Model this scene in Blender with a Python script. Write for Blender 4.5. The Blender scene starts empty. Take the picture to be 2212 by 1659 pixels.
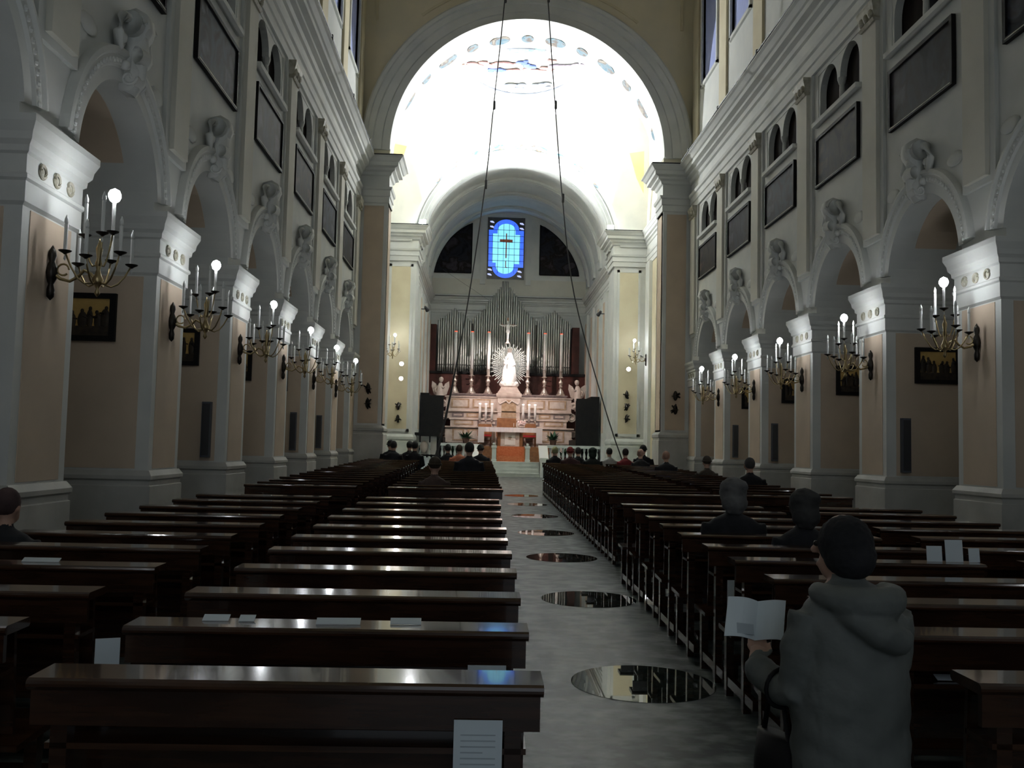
import bpy, math, random
from mathutils import Vector, Matrix
from math import sin, cos, pi, radians as rad, sqrt

# ------------------------------------------------------------------ camera, world, exposure
sc = bpy.context.scene
COL = sc.collection
cam = bpy.data.cameras.new('camera')
cam.lens = 33.3635
cam.sensor_width = 36.0
cam.clip_end = 200
camo = bpy.data.objects.new('camera', cam)
COL.objects.link(camo)
camo.matrix_world = Matrix(((0.99925367, -0.02438663, -0.02995642, -1.159),
                            (-0.03152373, -0.06664739, -0.99727849, 0.0),
                            (0.02232374, 0.99747853, -0.06736641, 1.7),
                            (0, 0, 0, 1)))
sc.camera = camo
sc.view_settings.view_transform = 'Standard'
sc.view_settings.look = 'None'
sc.view_settings.gamma = 1.0
sc.view_settings.exposure = 0.0
sc.view_settings.use_curve_mapping = False
cy = sc.cycles
cy.max_bounces = 5; cy.diffuse_bounces = 4; cy.glossy_bounces = 2; cy.transmission_bounces = 1; cy.transparent_max_bounces = 2
cy.caustics_reflective = False; cy.caustics_refractive = False
cy.use_light_tree = False; cy.use_adaptive_sampling = True; cy.adaptive_threshold = 0.03
cy.use_denoising = True

world = bpy.data.worlds.new('dusk_sky')
sc.world = world
world.use_nodes = True
wb = world.node_tree.nodes['Background']
wb.inputs[0].default_value = (0.80, 0.90, 1.0, 1)
wb.inputs[1].default_value = 0.75
FLOOD = 8500.0        # crossing flood lamps, W
SPOT = 700.0          # chancel spot lamps, W
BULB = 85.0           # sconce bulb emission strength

# ------------------------------------------------------------------ helpers
def fz(y):
    "height of the gently rising nave floor"
    return 0.0131 * y

MATS = {}
def mat(name, col, rough=0.6, col2=None, scale=6.0, metal=0.0, coat=0.0, bump=0.0, bscale=30.0, spec=0.5,
        emit=None, estr=0.0, ior=1.45, detail=4.0, lo=0.35, hi=0.65, stretch=None, trans=0.0):
    m = bpy.data.materials.new(name)
    m.use_nodes = True
    nt = m.node_tree
    b = nt.nodes['Principled BSDF']
    b.inputs['Base Color'].default_value = (*col, 1)
    b.inputs['Roughness'].default_value = rough
    b.inputs['Metallic'].default_value = metal
    b.inputs['IOR'].default_value = ior
    b.inputs['Specular IOR Level'].default_value = spec
    b.inputs['Coat Weight'].default_value = coat
    b.inputs['Coat Roughness'].default_value = 0.04
    b.inputs['Transmission Weight'].default_value = trans
    if emit:
        b.inputs['Emission Color'].default_value = (*emit, 1)
        b.inputs['Emission Strength'].default_value = estr
    if col2 or bump:
        tc = nt.nodes.new('ShaderNodeTexCoord')
        mp = nt.nodes.new('ShaderNodeMapping')
        if stretch:
            mp.inputs['Scale'].default_value = stretch
        nt.links.new(tc.outputs['Object'], mp.inputs[0])
    if col2:
        n = nt.nodes.new('ShaderNodeTexNoise')
        n.inputs['Scale'].default_value = scale
        n.inputs['Detail'].default_value = detail
        r = nt.nodes.new('ShaderNodeValToRGB')
        r.color_ramp.elements[0].position = lo
        r.color_ramp.elements[0].color = (*col, 1)
        r.color_ramp.elements[1].position = hi
        r.color_ramp.elements[1].color = (*col2, 1)
        nt.links.new(mp.outputs[0], n.inputs['Vector'])
        nt.links.new(n.outputs[0], r.inputs[0])
        nt.links.new(r.outputs[0], b.inputs['Base Color'])
    if bump:
        n2 = nt.nodes.new('ShaderNodeTexNoise')
        n2.inputs['Scale'].default_value = bscale
        n2.inputs['Detail'].default_value = 3
        bp = nt.nodes.new('ShaderNodeBump')
        bp.inputs['Strength'].default_value = bump
        bp.inputs['Distance'].default_value = 0.02
        nt.links.new(mp.outputs[0], n2.inputs['Vector'])
        nt.links.new(n2.outputs[0], bp.inputs['Height'])
        nt.links.new(bp.outputs[0], b.inputs['Normal'])
    MATS[name] = m
    return m

def ramp_mat(name, stops, scale=3.0, rough=0.6, detail=3.0, distort=0.6, spec=0.4):
    "painted surface: several colours chosen by one noise field"
    m = mat(name, stops[0][1], rough, spec=spec)
    nt = m.node_tree
    b = nt.nodes['Principled BSDF']
    tc = nt.nodes.new('ShaderNodeTexCoord')
    n = nt.nodes.new('ShaderNodeTexNoise')
    n.inputs['Scale'].default_value = scale
    n.inputs['Detail'].default_value = detail
    n.inputs['Distortion'].default_value = distort
    r = nt.nodes.new('ShaderNodeValToRGB')
    els = r.color_ramp.elements
    while len(els) < len(stops):
        els.new(0.5)
    for e, (p, c) in zip(els, stops):
        e.position = p
        e.color = (*c, 1)
    nt.links.new(tc.outputs['Object'], n.inputs['Vector'])
    nt.links.new(n.outputs[0], r.inputs[0])
    nt.links.new(r.outputs[0], b.inputs['Base Color'])
    return m

class MB:
    def __init__(s):
        s.v = []; s.f = []; s.m = []
    def add(s, vs, fs, mi=0):
        o = len(s.v)
        s.v += [tuple(p) for p in vs]
        for f in fs:
            s.f.append(tuple(i + o for i in f)); s.m.append(mi)
        return s
    def box(s, x0, x1, y0, y1, z0, z1, mi=0):
        if x0 > x1: x0, x1 = x1, x0
        if y0 > y1: y0, y1 = y1, y0
        vs = [(x0,y0,z0),(x1,y0,z0),(x1,y1,z0),(x0,y1,z0),(x0,y0,z1),(x1,y0,z1),(x1,y1,z1),(x0,y1,z1)]
        return s.add(vs, [(0,3,2,1),(4,5,6,7),(0,1,5,4),(1,2,6,5),(2,3,7,6),(3,0,4,7)], mi)
    def extrude(s, poly, axis, a, b, mi=0):
        "closed 2-D polygon swept along an axis; poly is in the other two axes in order"
        def P(p, t):
            if axis == 0: return (t, p[0], p[1])
            if axis == 1: return (p[0], t, p[1])
            return (p[0], p[1], t)
        n = len(poly)
        vs = [P(p, a) for p in poly] + [P(p, b) for p in poly]
        fs = [(i, (i+1) % n, n + (i+1) % n, n + i) for i in range(n)]
        fs += [tuple(range(n-1, -1, -1)), tuple(range(n, 2*n))]
        return s.add(vs, fs, mi)
    def tube(s, pts, r, n=8, mi=0, caps=True):
        pts = [Vector(p) for p in pts]
        rs = r if isinstance(r, (list, tuple)) else [r] * len(pts)
        vs = []; fs = []
        up = Vector((0.13, 0.21, 0.97))
        for i, p in enumerate(pts):
            d = (pts[min(i+1, len(pts)-1)] - pts[max(i-1, 0)]).normalized()
            a = d.cross(up)
            if a.length < 1e-3: a = d.cross(Vector((1, 0, 0)))
            a.normalize(); b = d.cross(a)
            for k in range(n):
                t = 2*pi*k/n
                vs.append(p + (a*cos(t) + b*sin(t))*rs[i])
        for i in range(len(pts)-1):
            for k in range(n):
                k2 = (k+1) % n
                fs.append((i*n+k, i*n+k2, (i+1)*n+k2, (i+1)*n+k))
        if caps:
            fs.append(tuple(range(n))); fs.append(tuple(range((len(pts)-1)*n, len(pts)*n)))
        return s.add(vs, fs, mi)
    def lathe(s, prof, c=(0,0,0), n=16, mi=0):
        "profile of (radius, height) turned about the vertical through c"
        vs = []; fs = []
        for r, z in prof:
            for k in range(n):
                t = 2*pi*k/n
                vs.append((c[0]+r*cos(t), c[1]+r*sin(t), c[2]+z))
        for i in range(len(prof)-1):
            for k in range(n):
                k2 = (k+1) % n
                fs.append((i*n+k, i*n+k2, (i+1)*n+k2, (i+1)*n+k))
        fs.append(tuple(range(n-1, -1, -1))); fs.append(tuple(range((len(prof)-1)*n, len(prof)*n)))
        return s.add(vs, fs, mi)
    def ball(s, c, r, nu=12, nv=8, mi=0):
        r = r if isinstance(r, (list, tuple)) else (r, r, r)
        vs = [(c[0], c[1], c[2]-r[2])]
        for j in range(1, nv):
            t = pi*j/nv
            for k in range(nu):
                p = 2*pi*k/nu
                vs.append((c[0]+r[0]*sin(t)*cos(p), c[1]+r[1]*sin(t)*sin(p), c[2]-r[2]*cos(t)))
        vs.append((c[0], c[1], c[2]+r[2]))
        fs = [(0, 1+(k+1) % nu, 1+k) for k in range(nu)]
        for j in range(nv-2):
            for k in range(nu):
                a = 1+j*nu
                fs.append((a+k, a+(k+1) % nu, a+nu+(k+1) % nu, a+nu+k))
        L = len(vs)-1
        fs += [(L, L-nu+k, L-nu+(k+1) % nu) for k in range(nu)]
        return s.add(vs, fs, mi)
    def ring(s, mp, zs, prof, a0=0.0, a1=pi, n=40, mi=0, closed=True):
        "profile of (radius, depth) swept round an arch whose centre is (0, zs); mp maps (u, v, w) to space"
        k = len(prof)
        vs = []; fs = []
        for i in range(n+1):
            t = a0 + (a1-a0)*i/n
            for r, w in prof:
                vs.append(mp(r*cos(t), zs + r*sin(t), w))
        for i in range(n):
            for j in range(k if closed else k-1):
                j2 = (j+1) % k
                fs.append((i*k+j, i*k+j2, (i+1)*k+j2, (i+1)*k+j))
        if closed:
            fs.append(tuple(range(k))); fs.append(tuple(range(n*k, n*k+k)))
        return s.add(vs, fs, mi)
    def archwall(s, mp, r, zs, hw, zt, w0, w1, z0=None, n=40, mi=0, soffit=True, hl=None):
        "wall with a round-headed opening: front face at w0, back at w1; legs go down to z0"
        hl = hl or hw
        angs = sorted(set([pi*i/n for i in range(n+1)] + [math.atan2(zt-zs, hw), pi-math.atan2(zt-zs, hl)]))
        ins = []; out = []
        for t in angs:
            c, q = cos(t), sin(t)
            lim = hw if c > 0 else hl
            k = min(lim/abs(c) if abs(c) > 1e-9 else 1e9, (zt-zs)/q if q > 1e-9 else 1e9)
            ins.append((r*c, zs+r*q)); out.append((k*c, zs+k*q))
        L = len(angs)
        vs = [mp(*p, w0) for p in ins] + [mp(*p, w0) for p in out] + [mp(*p, w1) for p in ins] + [mp(*p, w1) for p in out]
        fs = []
        for i in range(L-1):
            fs.append((i, i+1, L+i+1, L+i))
            fs.append((2*L+i, 3*L+i, 3*L+i+1, 2*L+i+1))
            if soffit:
                fs.append((i, 2*L+i, 2*L+i+1, i+1))
            fs.append((L+i, L+i+1, 3*L+i+1, 3*L+i))
        s.add(vs, fs, mi)
        if z0 is not None:
            for u0, u1 in ((-hl, -r), (r, hw)):
                vs = [mp(u, v, w) for w in (w0, w1) for u, v in ((u0, z0), (u1, z0), (u1, zs), (u0, zs))]
                s.add(vs, [(0,1,2,3),(7,6,5,4),(0,4,5,1),(1,5,6,2),(2,6,7,3),(3,7,4,0)], mi)
        return s
    def rectmould(s, x0, x1, y0, y1, prof, mi=0):
        "profile of (offset, height) carried round a rectangle with mitred corners, closed on top and below"
        vs = []; fs = []
        for d, z in prof:
            vs += [(x0-d, y0-d, z), (x1+d, y0-d, z), (x1+d, y1+d, z), (x0-d, y1+d, z)]
        for i in range(len(prof)-1):
            for k in range(4):
                k2 = (k+1) % 4
                fs.append((i*4+k, i*4+k2, i*4+4+k2, i*4+4+k))
        fs.append((3, 2, 1, 0)); e = (len(prof)-1)*4
        fs.append((e, e+1, e+2, e+3))
        return s.add(vs, fs, mi)
    def mesh(s, name, mats, smooth=False):
        me = bpy.data.meshes.new(name)
        me.from_pydata(s.v, [], s.f)
        for m in (mats if isinstance(mats, (list, tuple)) else [mats]):
            me.materials.append(MATS[m] if isinstance(m, str) else m)
        if any(s.m):
            me.polygons.foreach_set('material_index', s.m)
        if smooth:
            me.polygons.foreach_set('use_smooth', [True]*len(me.polygons))
        me.update()
        return me
    def build(s, name, mats, parent=None, loc=(0,0,0), rz=0.0, smooth=False):
        return put(name, s.mesh(name, mats, smooth), parent, loc, rz)

def put(name, me, parent=None, loc=(0,0,0), rz=0.0):
    o = bpy.data.objects.new(name, me)
    COL.objects.link(o)
    o.location = loc
    o.rotation_euler = (0, 0, rz)
    if parent: o.parent = parent
    return o

def tag(o, label, cat, group=None, kind=None):
    o['label'] = label
    o['category'] = cat
    if group: o['group'] = group
    if kind: o['kind'] = kind
    return o

def thing(name, label, cat, loc=(0,0,0), rz=0.0, group=None):
    return tag(put(name, None, None, loc, rz), label, cat, group)

def struct(o, label, cat='wall'):
    o['kind'] = 'structure'; o['label'] = label; o['category'] = cat
    return o

def copy_tree(o, parent=None):
    c = o.copy(); COL.objects.link(c)
    if parent: c.parent = parent
    for ch in list(o.children):
        copy_tree(ch, c)
    return c

ORD = ['first','second','third','fourth','fifth','sixth','seventh','eighth','ninth','tenth','eleventh','twelfth','thirteenth',
       'fourteenth','fifteenth','sixteenth','seventeenth','eighteenth','nineteenth','twentieth']

# ------------------------------------------------------------------ materials
mat('plaster_white', (0.60,0.62,0.60), 0.7, (0.68,0.69,0.66), 1.5, bump=0.05, bscale=14)
mat('plaster_warm', (0.60,0.59,0.52), 0.7, (0.66,0.645,0.57), 1.2)
mat('plaster_cream', (0.62,0.55,0.38), 0.7, (0.70,0.64,0.46), 1.2, bump=0.05, bscale=14)
mat('plaster_peach', (0.55,0.445,0.34), 0.75, (0.62,0.50,0.38), 1.6, bump=0.06, bscale=14)
mat('paint_rose', (0.20,0.10,0.10), 0.8, (0.30,0.19,0.17), 3.0)
mat('paint_blue', (0.05,0.08,0.26), 0.8, (0.09,0.13,0.32), 3.0)
mat('paint_mauve', (0.20,0.16,0.22), 0.8, (0.30,0.26,0.30), 3.0)
mat('paint_grey', (0.16,0.18,0.23), 0.8, (0.25,0.27,0.30), 3.0)
mat('paint_teal', (0.10,0.22,0.24), 0.8, (0.2,0.32,0.33), 3.0)
mat('plaster_ochre', (0.68,0.63,0.48), 0.75, (0.74,0.67,0.50), 1.3, bump=0.05, bscale=14)
mat('plaster_yellow', (0.62,0.52,0.28), 0.7, (0.70,0.60,0.36), 1.2)
mat('plinth_stone', (0.40,0.40,0.37), 0.55, (0.50,0.50,0.47), 2.0, bump=0.05)
mat('dark_line', (0.02,0.022,0.025), 0.5)
mat('soft_gilt', (0.30,0.28,0.20), 0.5, (0.5,0.48,0.4), 9.0)
mat('sky_blue', (0.34,0.40,0.72), 0.6, (0.40,0.46,0.78), 2.0)
mat('dark_glass', (0.010,0.009,0.009), 0.8, (0.022,0.016,0.014), 3.0, spec=0.08)
mat('bronze', (0.030,0.026,0.022), 0.35, metal=0.7)
mat('brass', (0.38,0.30,0.16), 0.3, metal=0.9)
mat('candle_white', (0.75,0.76,0.74), 0.45)
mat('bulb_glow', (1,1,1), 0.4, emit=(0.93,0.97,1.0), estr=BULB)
mat('flame_glass', (0.7,0.72,0.7), 0.15)
mat('lamp_glow', (1,1,1), 0.4, emit=(0.96,0.98,1.0), estr=150)
mat('lamp_glow_pink', (1,0.8,0.75), 0.4, emit=(1.0,0.72,0.62), estr=120)
mat('lamp_body', (0.05,0.05,0.055), 0.4)
mat('wood_dark', (0.022,0.010,0.006), 0.20, (0.050,0.022,0.012), 5.0, coat=0.6, spec=0.5, stretch=(0.5,6,6))
mat('wood_ledge', (0.030,0.014,0.008), 0.12, (0.065,0.030,0.016), 5.0, coat=0.55, spec=0.4, stretch=(0.5,6,6))
mat('wood_black', (0.006,0.006,0.007), 0.65, (0.010,0.009,0.009), 6.0, spec=0.25)
mat('wood_maroon', (0.045,0.014,0.011), 0.5, (0.075,0.024,0.018), 3.0, spec=0.3)
mat('wood_brown', (0.20,0.085,0.035), 0.4, (0.30,0.14,0.06), 5.0)
mat('floor_marble', (0.030,0.040,0.040), 0.40, (0.18,0.205,0.195), 4.5, spec=0.25, detail=8, lo=0.42, hi=0.62, stretch=(1.0,1.5,1))
mat('floor_polished', (0.035,0.05,0.045), 0.015, (0.05,0.065,0.06), 4.0, spec=1.0, ior=2.3)
mat('step_marble', (0.52,0.56,0.52), 0.4, (0.62,0.65,0.61), 3.0)
mat('altar_marble', (0.52,0.42,0.37), 0.35, (0.68,0.60,0.54), 4.5, detail=6)
mat('altar_inlay', (0.34,0.22,0.13), 0.35, (0.48,0.36,0.25), 6.0)
mat('altar_dark', (0.16,0.13,0.13), 0.35, (0.28,0.22,0.21), 7.0)
mat('statue_white', (0.85,0.83,0.80), 0.45)
mat('statue_stone', (0.58,0.50,0.45), 0.5, (0.66,0.58,0.53), 6.0)
mat('ray_silver', (0.62,0.64,0.60), 0.3, metal=0.6)
mat('silver_gilt', (0.66,0.56,0.50), 0.28, metal=0.75)
mat('red_tip', (0.6,0.05,0.03), 0.4, emit=(1.0,0.12,0.05), estr=1.6)
mat('candle_tip', (0.9,0.9,0.9), 0.4, emit=(1.0,0.95,0.9), estr=3.0)
mat('organ_pipe', (0.30,0.31,0.28), 0.32, (0.38,0.38,0.35), 2.0, metal=0.65)
mat('cloth_white', (0.82,0.76,0.78), 0.8, bump=0.1, bscale=20)
mat('cloth_red', (0.40,0.02,0.03), 0.75)
mat('carpet_orange', (0.50,0.13,0.05), 0.95, (0.58,0.19,0.08), 18.0, bump=0.2, bscale=120)
mat('paper', (0.70,0.78,0.82), 0.7, (0.66,0.74,0.78), 3.0)
mat('paper_ink', (0.42,0.48,0.52), 0.8)
mat('leaf_green', (0.02,0.06,0.03), 0.5, (0.04,0.11,0.05), 20.0)
mat('terracotta', (0.16,0.08,0.06), 0.7)
mat('flower_pink', (0.90,0.62,0.60), 0.7, (0.95,0.85,0.82), 30.0)
mat('cable', (0.07,0.073,0.075), 0.6)
mat('speaker_grey', (0.09,0.10,0.12), 0.5)
mat('skin', (0.45,0.28,0.21), 0.55)
mat('eye_dark', (0.02,0.015,0.012), 0.3)
mat('glass_cyan', (0.1,0.4,0.6), 0.2, emit=(0.26,0.80,1.0), estr=1.1)
mat('glass_blue', (0.02,0.05,0.5), 0.2, emit=(0.05,0.16,1.0), estr=1.1)
mat('glass_corner', (0.09,0.08,0.07), 0.4, (0.12,0.11,0.10), 5.0)
mat('glass_lilac', (0.4,0.4,0.6), 0.2, emit=(0.55,0.62,1.0), estr=0.9)
mat('glass_brown', (0.15,0.07,0.03), 0.4, emit=(0.30,0.10,0.06), estr=0.35)
mat('lead', (0.02,0.02,0.025), 0.5)
ramp_mat('canvas_dark', [(0.30,(0.0060,0.0060,0.0080)),(0.45,(0.0225,0.0225,0.0300)),(0.55,(0.0150,0.0110,0.0090)),(0.66,(0.0550,0.0500,0.0600)),(0.8,(0.0250,0.0200,0.0250))], 1.6, spec=0.12)
ramp_mat('canvas_brown', [(0.30,(0.0075,0.0065,0.0060)),(0.45,(0.0350,0.0275,0.0200)),(0.58,(0.0150,0.0150,0.0175)),(0.70,(0.0800,0.0600,0.0450)),(0.8,(0.0300,0.0250,0.0250))], 1.9, spec=0.12)
ramp_mat('canvas_blue', [(0.30,(0.0060,0.0065,0.0100)),(0.44,(0.0250,0.0350,0.0500)),(0.56,(0.0100,0.0100,0.0150)),(0.68,(0.0650,0.0700,0.0850)),(0.8,(0.0500,0.0300,0.0250))], 2.0, spec=0.12)
ramp_mat('fresco', [(0.30,(0.10,0.20,0.62)),(0.40,(0.75,0.80,0.85)),(0.50,(0.80,0.80,0.78)),(0.58,(0.62,0.38,0.36)),(0.64,(0.80,0.78,0.74)),(0.74,(0.30,0.24,0.32))], 0.9, distort=1.2)
ramp_mat('medallion', [(0.35,(0.03,0.10,0.15)),(0.48,(0.10,0.15,0.18)),(0.56,(0.06,0.04,0.03)),(0.68,(0.20,0.17,0.13))], 3.0)
ramp_mat('gold_ground', [(0.3,(0.46,0.28,0.08)),(0.6,(0.62,0.42,0.14)),(0.8,(0.42,0.25,0.06))], 5.0)
for k_ in ('glass_cyan','glass_blue','glass_lilac','glass_brown','red_tip','candle_tip'):
    MATS[k_].cycles.emission_sampling = 'NONE'     # too weak to light the room
mat('figure_dark', (0.020,0.014,0.010), 0.6, (0.05,0.035,0.02), 14.0)
# ------------------------------------------------------------------ floor
Y0, YN = -6.2, 28.2                      # rear wall and nave end wall
P0, PD = 8.307, 3.224                    # first pier in view, bay length
PIERS = [P0 + PD*j for j in range(-4, 7)]  # walls, arches, chancel: all coordinates scaled down about the camera, then written in
m = MB()
N = 24
for i in range(N):
    a = Y0 - 0.3 + (39.5 - Y0 + 0.3)*i/N; b = Y0 - 0.3 + (39.5 - Y0 + 0.3)*(i+1)/N
    m.add([(-8, a, fz(a)), (8, a, fz(a)), (8, b, fz(b)), (-8, b, fz(b))], [(0,1,2,3)])
floor = struct(m.build('floor', 'floor_marble'), 'grey veined marble floor of the church nave', 'floor')
disc = MB()
nn = 48
ring = [(0.5*cos(2*pi*k/nn), 0.5*sin(2*pi*k/nn)) for k in range(nn)]
disc.add([(x, y, 0.003 + 0.0131*y) for x, y in ring] + [(x, y, -0.02 + 0.0131*y) for x, y in ring],
         [tuple(range(nn))] + [(k, nn+k, nn+(k+1) % nn, (k+1) % nn) for k in range(nn)])
dme = disc.mesh('polished_disc', 'floor_polished')
for y in (3.25, 6.70, 10.08, 13.46, 16.84, 20.3, 23.7, 27.1):
    put('polished_disc', dme, floor, (0, y, fz(y)))

# ------------------------------------------------------------------ arcade walls
ENT = [(0,8.95),(.06,8.95),(.06,9.13),(.09,9.15),(.09,9.32),(.13,9.35),(.15,9.42),(.05,9.44),(.05,9.76),(.10,9.79),(.13,9.87),
       (.22,9.91),(.22,9.98),(.33,10.02),(.33,10.13),(.37,10.15),(.44,10.24),(.49,10.27),(.49,10.30),(0,10.32)]
CAP = [(0,3.60),(.025,3.63),(.025,3.80),(.045,3.82),(.045,3.85),(.025,3.87),(.025,4.02),(.05,4.04),(.055,4.09),(.085,4.13),(.095,4.19),(.13,4.27),(.13,4.33)]
ARCH_R = 1.09
SIDE = {-1: 'left', 1: 'right'}
BAYC = [c + PD/2 for c in PIERS[:-1]]
pier_panel = {}
for s in (-1, 1):
    nm = SIDE[s]
    m = MB()
    for yc in BAYC:
        mp = (lambda u, v, w, s=s, yc=yc: (s*w, yc+u, v))
        m.archwall(mp, ARCH_R, 4.33, PD/2, 6.5, 5.04, 6.3, n=28)
        # wall round the window opening
        for a, b, z0, z1 in ((-PD/2, -1.0, 6.5, 10.32), (1.0, PD/2, 6.5, 10.32), (-1.0, 1.0, 6.5, 7.93), (-1.0, 1.0, 8.86, 10.32)):
            m.box(s*5.04, s*6.3, yc+a, yc+b, z0, z1)
        # attic round its own window
        for a, b, z0, z1 in ((-PD/2, -.86, 10.32, 15.3), (.86, PD/2, 10.32, 15.3), (-.86, .86, 10.32, 12.42), (-.86, .86, 15.0, 15.3)):
            m.box(s*5.04, s*6.3, yc+a, yc+b, z0, z1)
    m.box(s*5.04, s*6.3, PIERS[-1], YN+.9, 4.33, 15.3)
    m.box(s*5.04, s*6.3, Y0, PIERS[0], 0, 15.3)
    # chapel back wall, roof and closing ends
    m.box(s*7.6, s*7.8, Y0, YN+.9, -0.1, 6.6)
    m.box(s*6.3, s*7.8, Y0, YN+.9, 6.4, 6.6)
    m.box(s*5.04, s*7.8, YN+.02, YN+.9, 0, 6.6)
    wall = struct(m.build('wall_'+nm, 'plaster_white'), 'white plaster arcade wall on the %s side of the nave' % nm)
    # peach soffit panels, archivolts, beads, keystones, upper pilaster strips
    for j, yc in enumerate(BAYC):
        mp = (lambda u, v, w, s=s, yc=yc: (s*w, yc+u, v))
        MB().ring(mp, 4.33, [(ARCH_R-.012, 5.36), (ARCH_R-.012, 5.98), (ARCH_R+.02, 5.98), (ARCH_R+.02, 5.36)], rad(30), rad(150), 24
                  ).build('soffit_panel', 'plaster_peach', wall)
        R = ARCH_R
        MB().ring(mp, 4.33, [(R, 5.05), (R, 5.00), (R+.13, 5.00), (R+.15, 4.97), (R+.25, 4.97), (R+.28, 4.94), (R+.33, 4.95), (R+.35, 5.05)], 0.12, pi-0.12, 32
                  ).build('archivolt', 'plaster_white', wall)
        if yc > 1:
            b = MB()
            for k in range(44):
                t = 0.14 + (pi-0.28)*k/43
                b.ball(mp((R+.19)*cos(t), 4.33+(R+.19)*sin(t), 4.968), (.022, .030, .030), 6, 4)
            bd = b.build('bead_moulding', 'plaster_white', wall)
            # cartouche keystone: stacked scrolls, shell and hanging fruit
            k = MB()
            kz = 4.33 + R
            for dz, r_, dx in ((.62, .16, .10), (.30, .11, .15), (.05, .085, .12)):
                k.tube([(s*(5.04-dx), yc-.17*r_/.16, kz+dz), (s*(5.04-dx-.02), yc, kz+dz), (s*(5.04-dx), yc+.17*r_/.16, kz+dz)], [r_*.85, r_, r_*.85], 14)
            k.tube([(s*5.0, yc, kz-.08), (s*4.93, yc, kz+.1), (s*4.88, yc, kz+.3), (s*4.93, yc, kz+.5), (s*4.97, yc, kz+.72)], [.09, .12, .10, .13, .07], 12)
            prof = [(0,.76),(.14,.80),(.25,.74),(.27,.62),(.21,.48),(.12,.36),(.13,.24),(.19,.14),(.18,.02),(.10,-.07),(0,-.08)]
            k.extrude([(s*(5.04-d), kz+z) for d, z in prof], 1, yc-.12, yc+.12)
            for q in (-1, 1):
                k.tube([(s*(5.04-.13-(.13-.009*i)*cos(.55*i)), yc+q*.145, kz+.62+(.13-.009*i)*sin(.55*i)) for i in range(13)], .022, 6)
                k.tube([(s*(5.04-.10-(.09-.006*i)*cos(.55*i)), yc+q*.13, kz+.05-(.09-.006*i)*sin(.55*i)) for i in range(13)], .016, 6)
            for q in (-1, 1):
                k.tube([(s*4.97, yc+q*.10, kz+.70), (s*4.95, yc+q*.32, kz+.62), (s*4.95, yc+q*.42, kz+.42), (s*4.97, yc+q*.34, kz+.28), (s*4.97, yc+q*.25, kz+.36)],
                       [.05, .06, .055, .045, .03], 8)
                k.ball((s*4.96, yc+q*.30, kz+.40), .06, 8, 6)
                k.ball((s*4.95, yc+q*.20, kz+.15), .055, 8, 6)
            k.build('keystone_cartouche', 'plaster_white', wall, smooth=True)
            pc = MB()
            for q in (-1, 1):
                pc.ball((s*5.03, yc+q*.95, kz+.25), (.03, .22, .10), 10, 6)
            pc.build('stucco_spray', 'plaster_white', wall, smooth=True)
    for j, y in enumerate(PIERS):
        # upper pilaster strip: backing and raised face, small gilt capital
        MB().box(s*4.99, s*5.06, y-.40, y+.40, 5.10, 8.96).build('pilaster_backing', 'plaster_white', wall)
        MB().box(s*4.93, s*5.0, y-.27, y+.27, 5.18, 8.96).build('pilaster_strip', 'plaster_warm', wall)
        c = MB().rectmould(min(s*4.90, s*5.0), max(s*4.90, s*5.0), y-.27, y+.27, [(0,8.62),(.03,8.66),(.0,8.70),(.02,8.80),(.05,8.90),(.05,8.955)])
        for q in (-1, 0, 1):
            c.ball((s*4.89, y+q*.18, 8.76), (.05, .07, .08), 8, 6)
        c.build('pilaster_capital', 'soft_gilt', wall, smooth=False)
        MB().box(s*4.98, s*5.06, y-.36, y+.36, 10.32, 15.2).build('attic_pilaster', 'plaster_cream', wall)
        # pier below: shaft, plinth, panels, capital, rosettes
        zf = fz(y)
        xa, xb = sorted((s*4.97, s*6.3))
        p = MB().box(xa, xb, y-.52, y+.52, zf-.1, 4.2).build('pier', 'plaster_white', wall)
        MB().rectmould(xa, xb, y-.52, y+.52, CAP).build('pier_capital', 'plaster_white', p)
        pt = zf + 1.2
        MB().rectmould(xa, xb, y-.52, y+.52, [(.05, zf-.1), (.05, pt-.18), (.035, pt-.17), (.035, pt-.12), (.06, pt-.10), (.06, pt-.06), (.02, pt)]).build('pier_plinth', 'plinth_stone', p)
        # nave-face panel and chapel-face panels stand a little proud of the white shaft
        MB().box(s*4.962, s*5.0, y-.39, y+.39, pt+.02, 3.585).build('pier_panel', 'plaster_peach', p)
        for q in (-1, 1):
            MB().box(s*5.12, s*6.14, y+q*.5, y+q*.528, pt+.02, 3.585).build('pier_panel', 'plaster_peach', p)
        if y > 4:
            for q in (-1, 0, 1):
                rr = MB()
                n_ = 14
                pts = [(s*4.938, y+q*.27+.055*cos(2*pi*i/n_), 3.945+.055*sin(2*pi*i/n_)) for i in range(n_+1)]
                rr.tube(pts, .016, 6)
                rr.ball((s*4.94, y+q*.27, 3.945), (.012, .03, .03), 8, 5)
                rr.build('rosette', 'soft_gilt', p)
    # entablature running the length of the nave
    poly = [(s*(5.05-d), z) for d, z in ENT] + [(s*5.3, 10.32), (s*5.3, 8.95)]
    o = MB().extrude(poly, 1, Y0, YN).build('trim_%d' % (1 if s < 0 else 2), 'plaster_white')
    struct(o, 'stepped white entablature along the %s nave wall' % nm, 'cornice')
    # dark cable along the cornice edge with clips
    cb = thing('cornice_cable', 'thin black cable clipped along the top of the %s nave cornice' % nm, 'cable', (s*4.57, 0, 10.325), group='cornice cables')
    MB().tube([(0, y, 0.012*sin(y*1.7)+.01) for y in [Y0+.3 + 0.5*i for i in range(68)]], .022, 6).build('wire', 'dark_line', cb)
    for y in (19.8, 23.2, 26.6):
        MB().box(-.03, .03, y-.04, y+.04, -.02, .075).build('clip', 'dark_line', cb)

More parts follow.
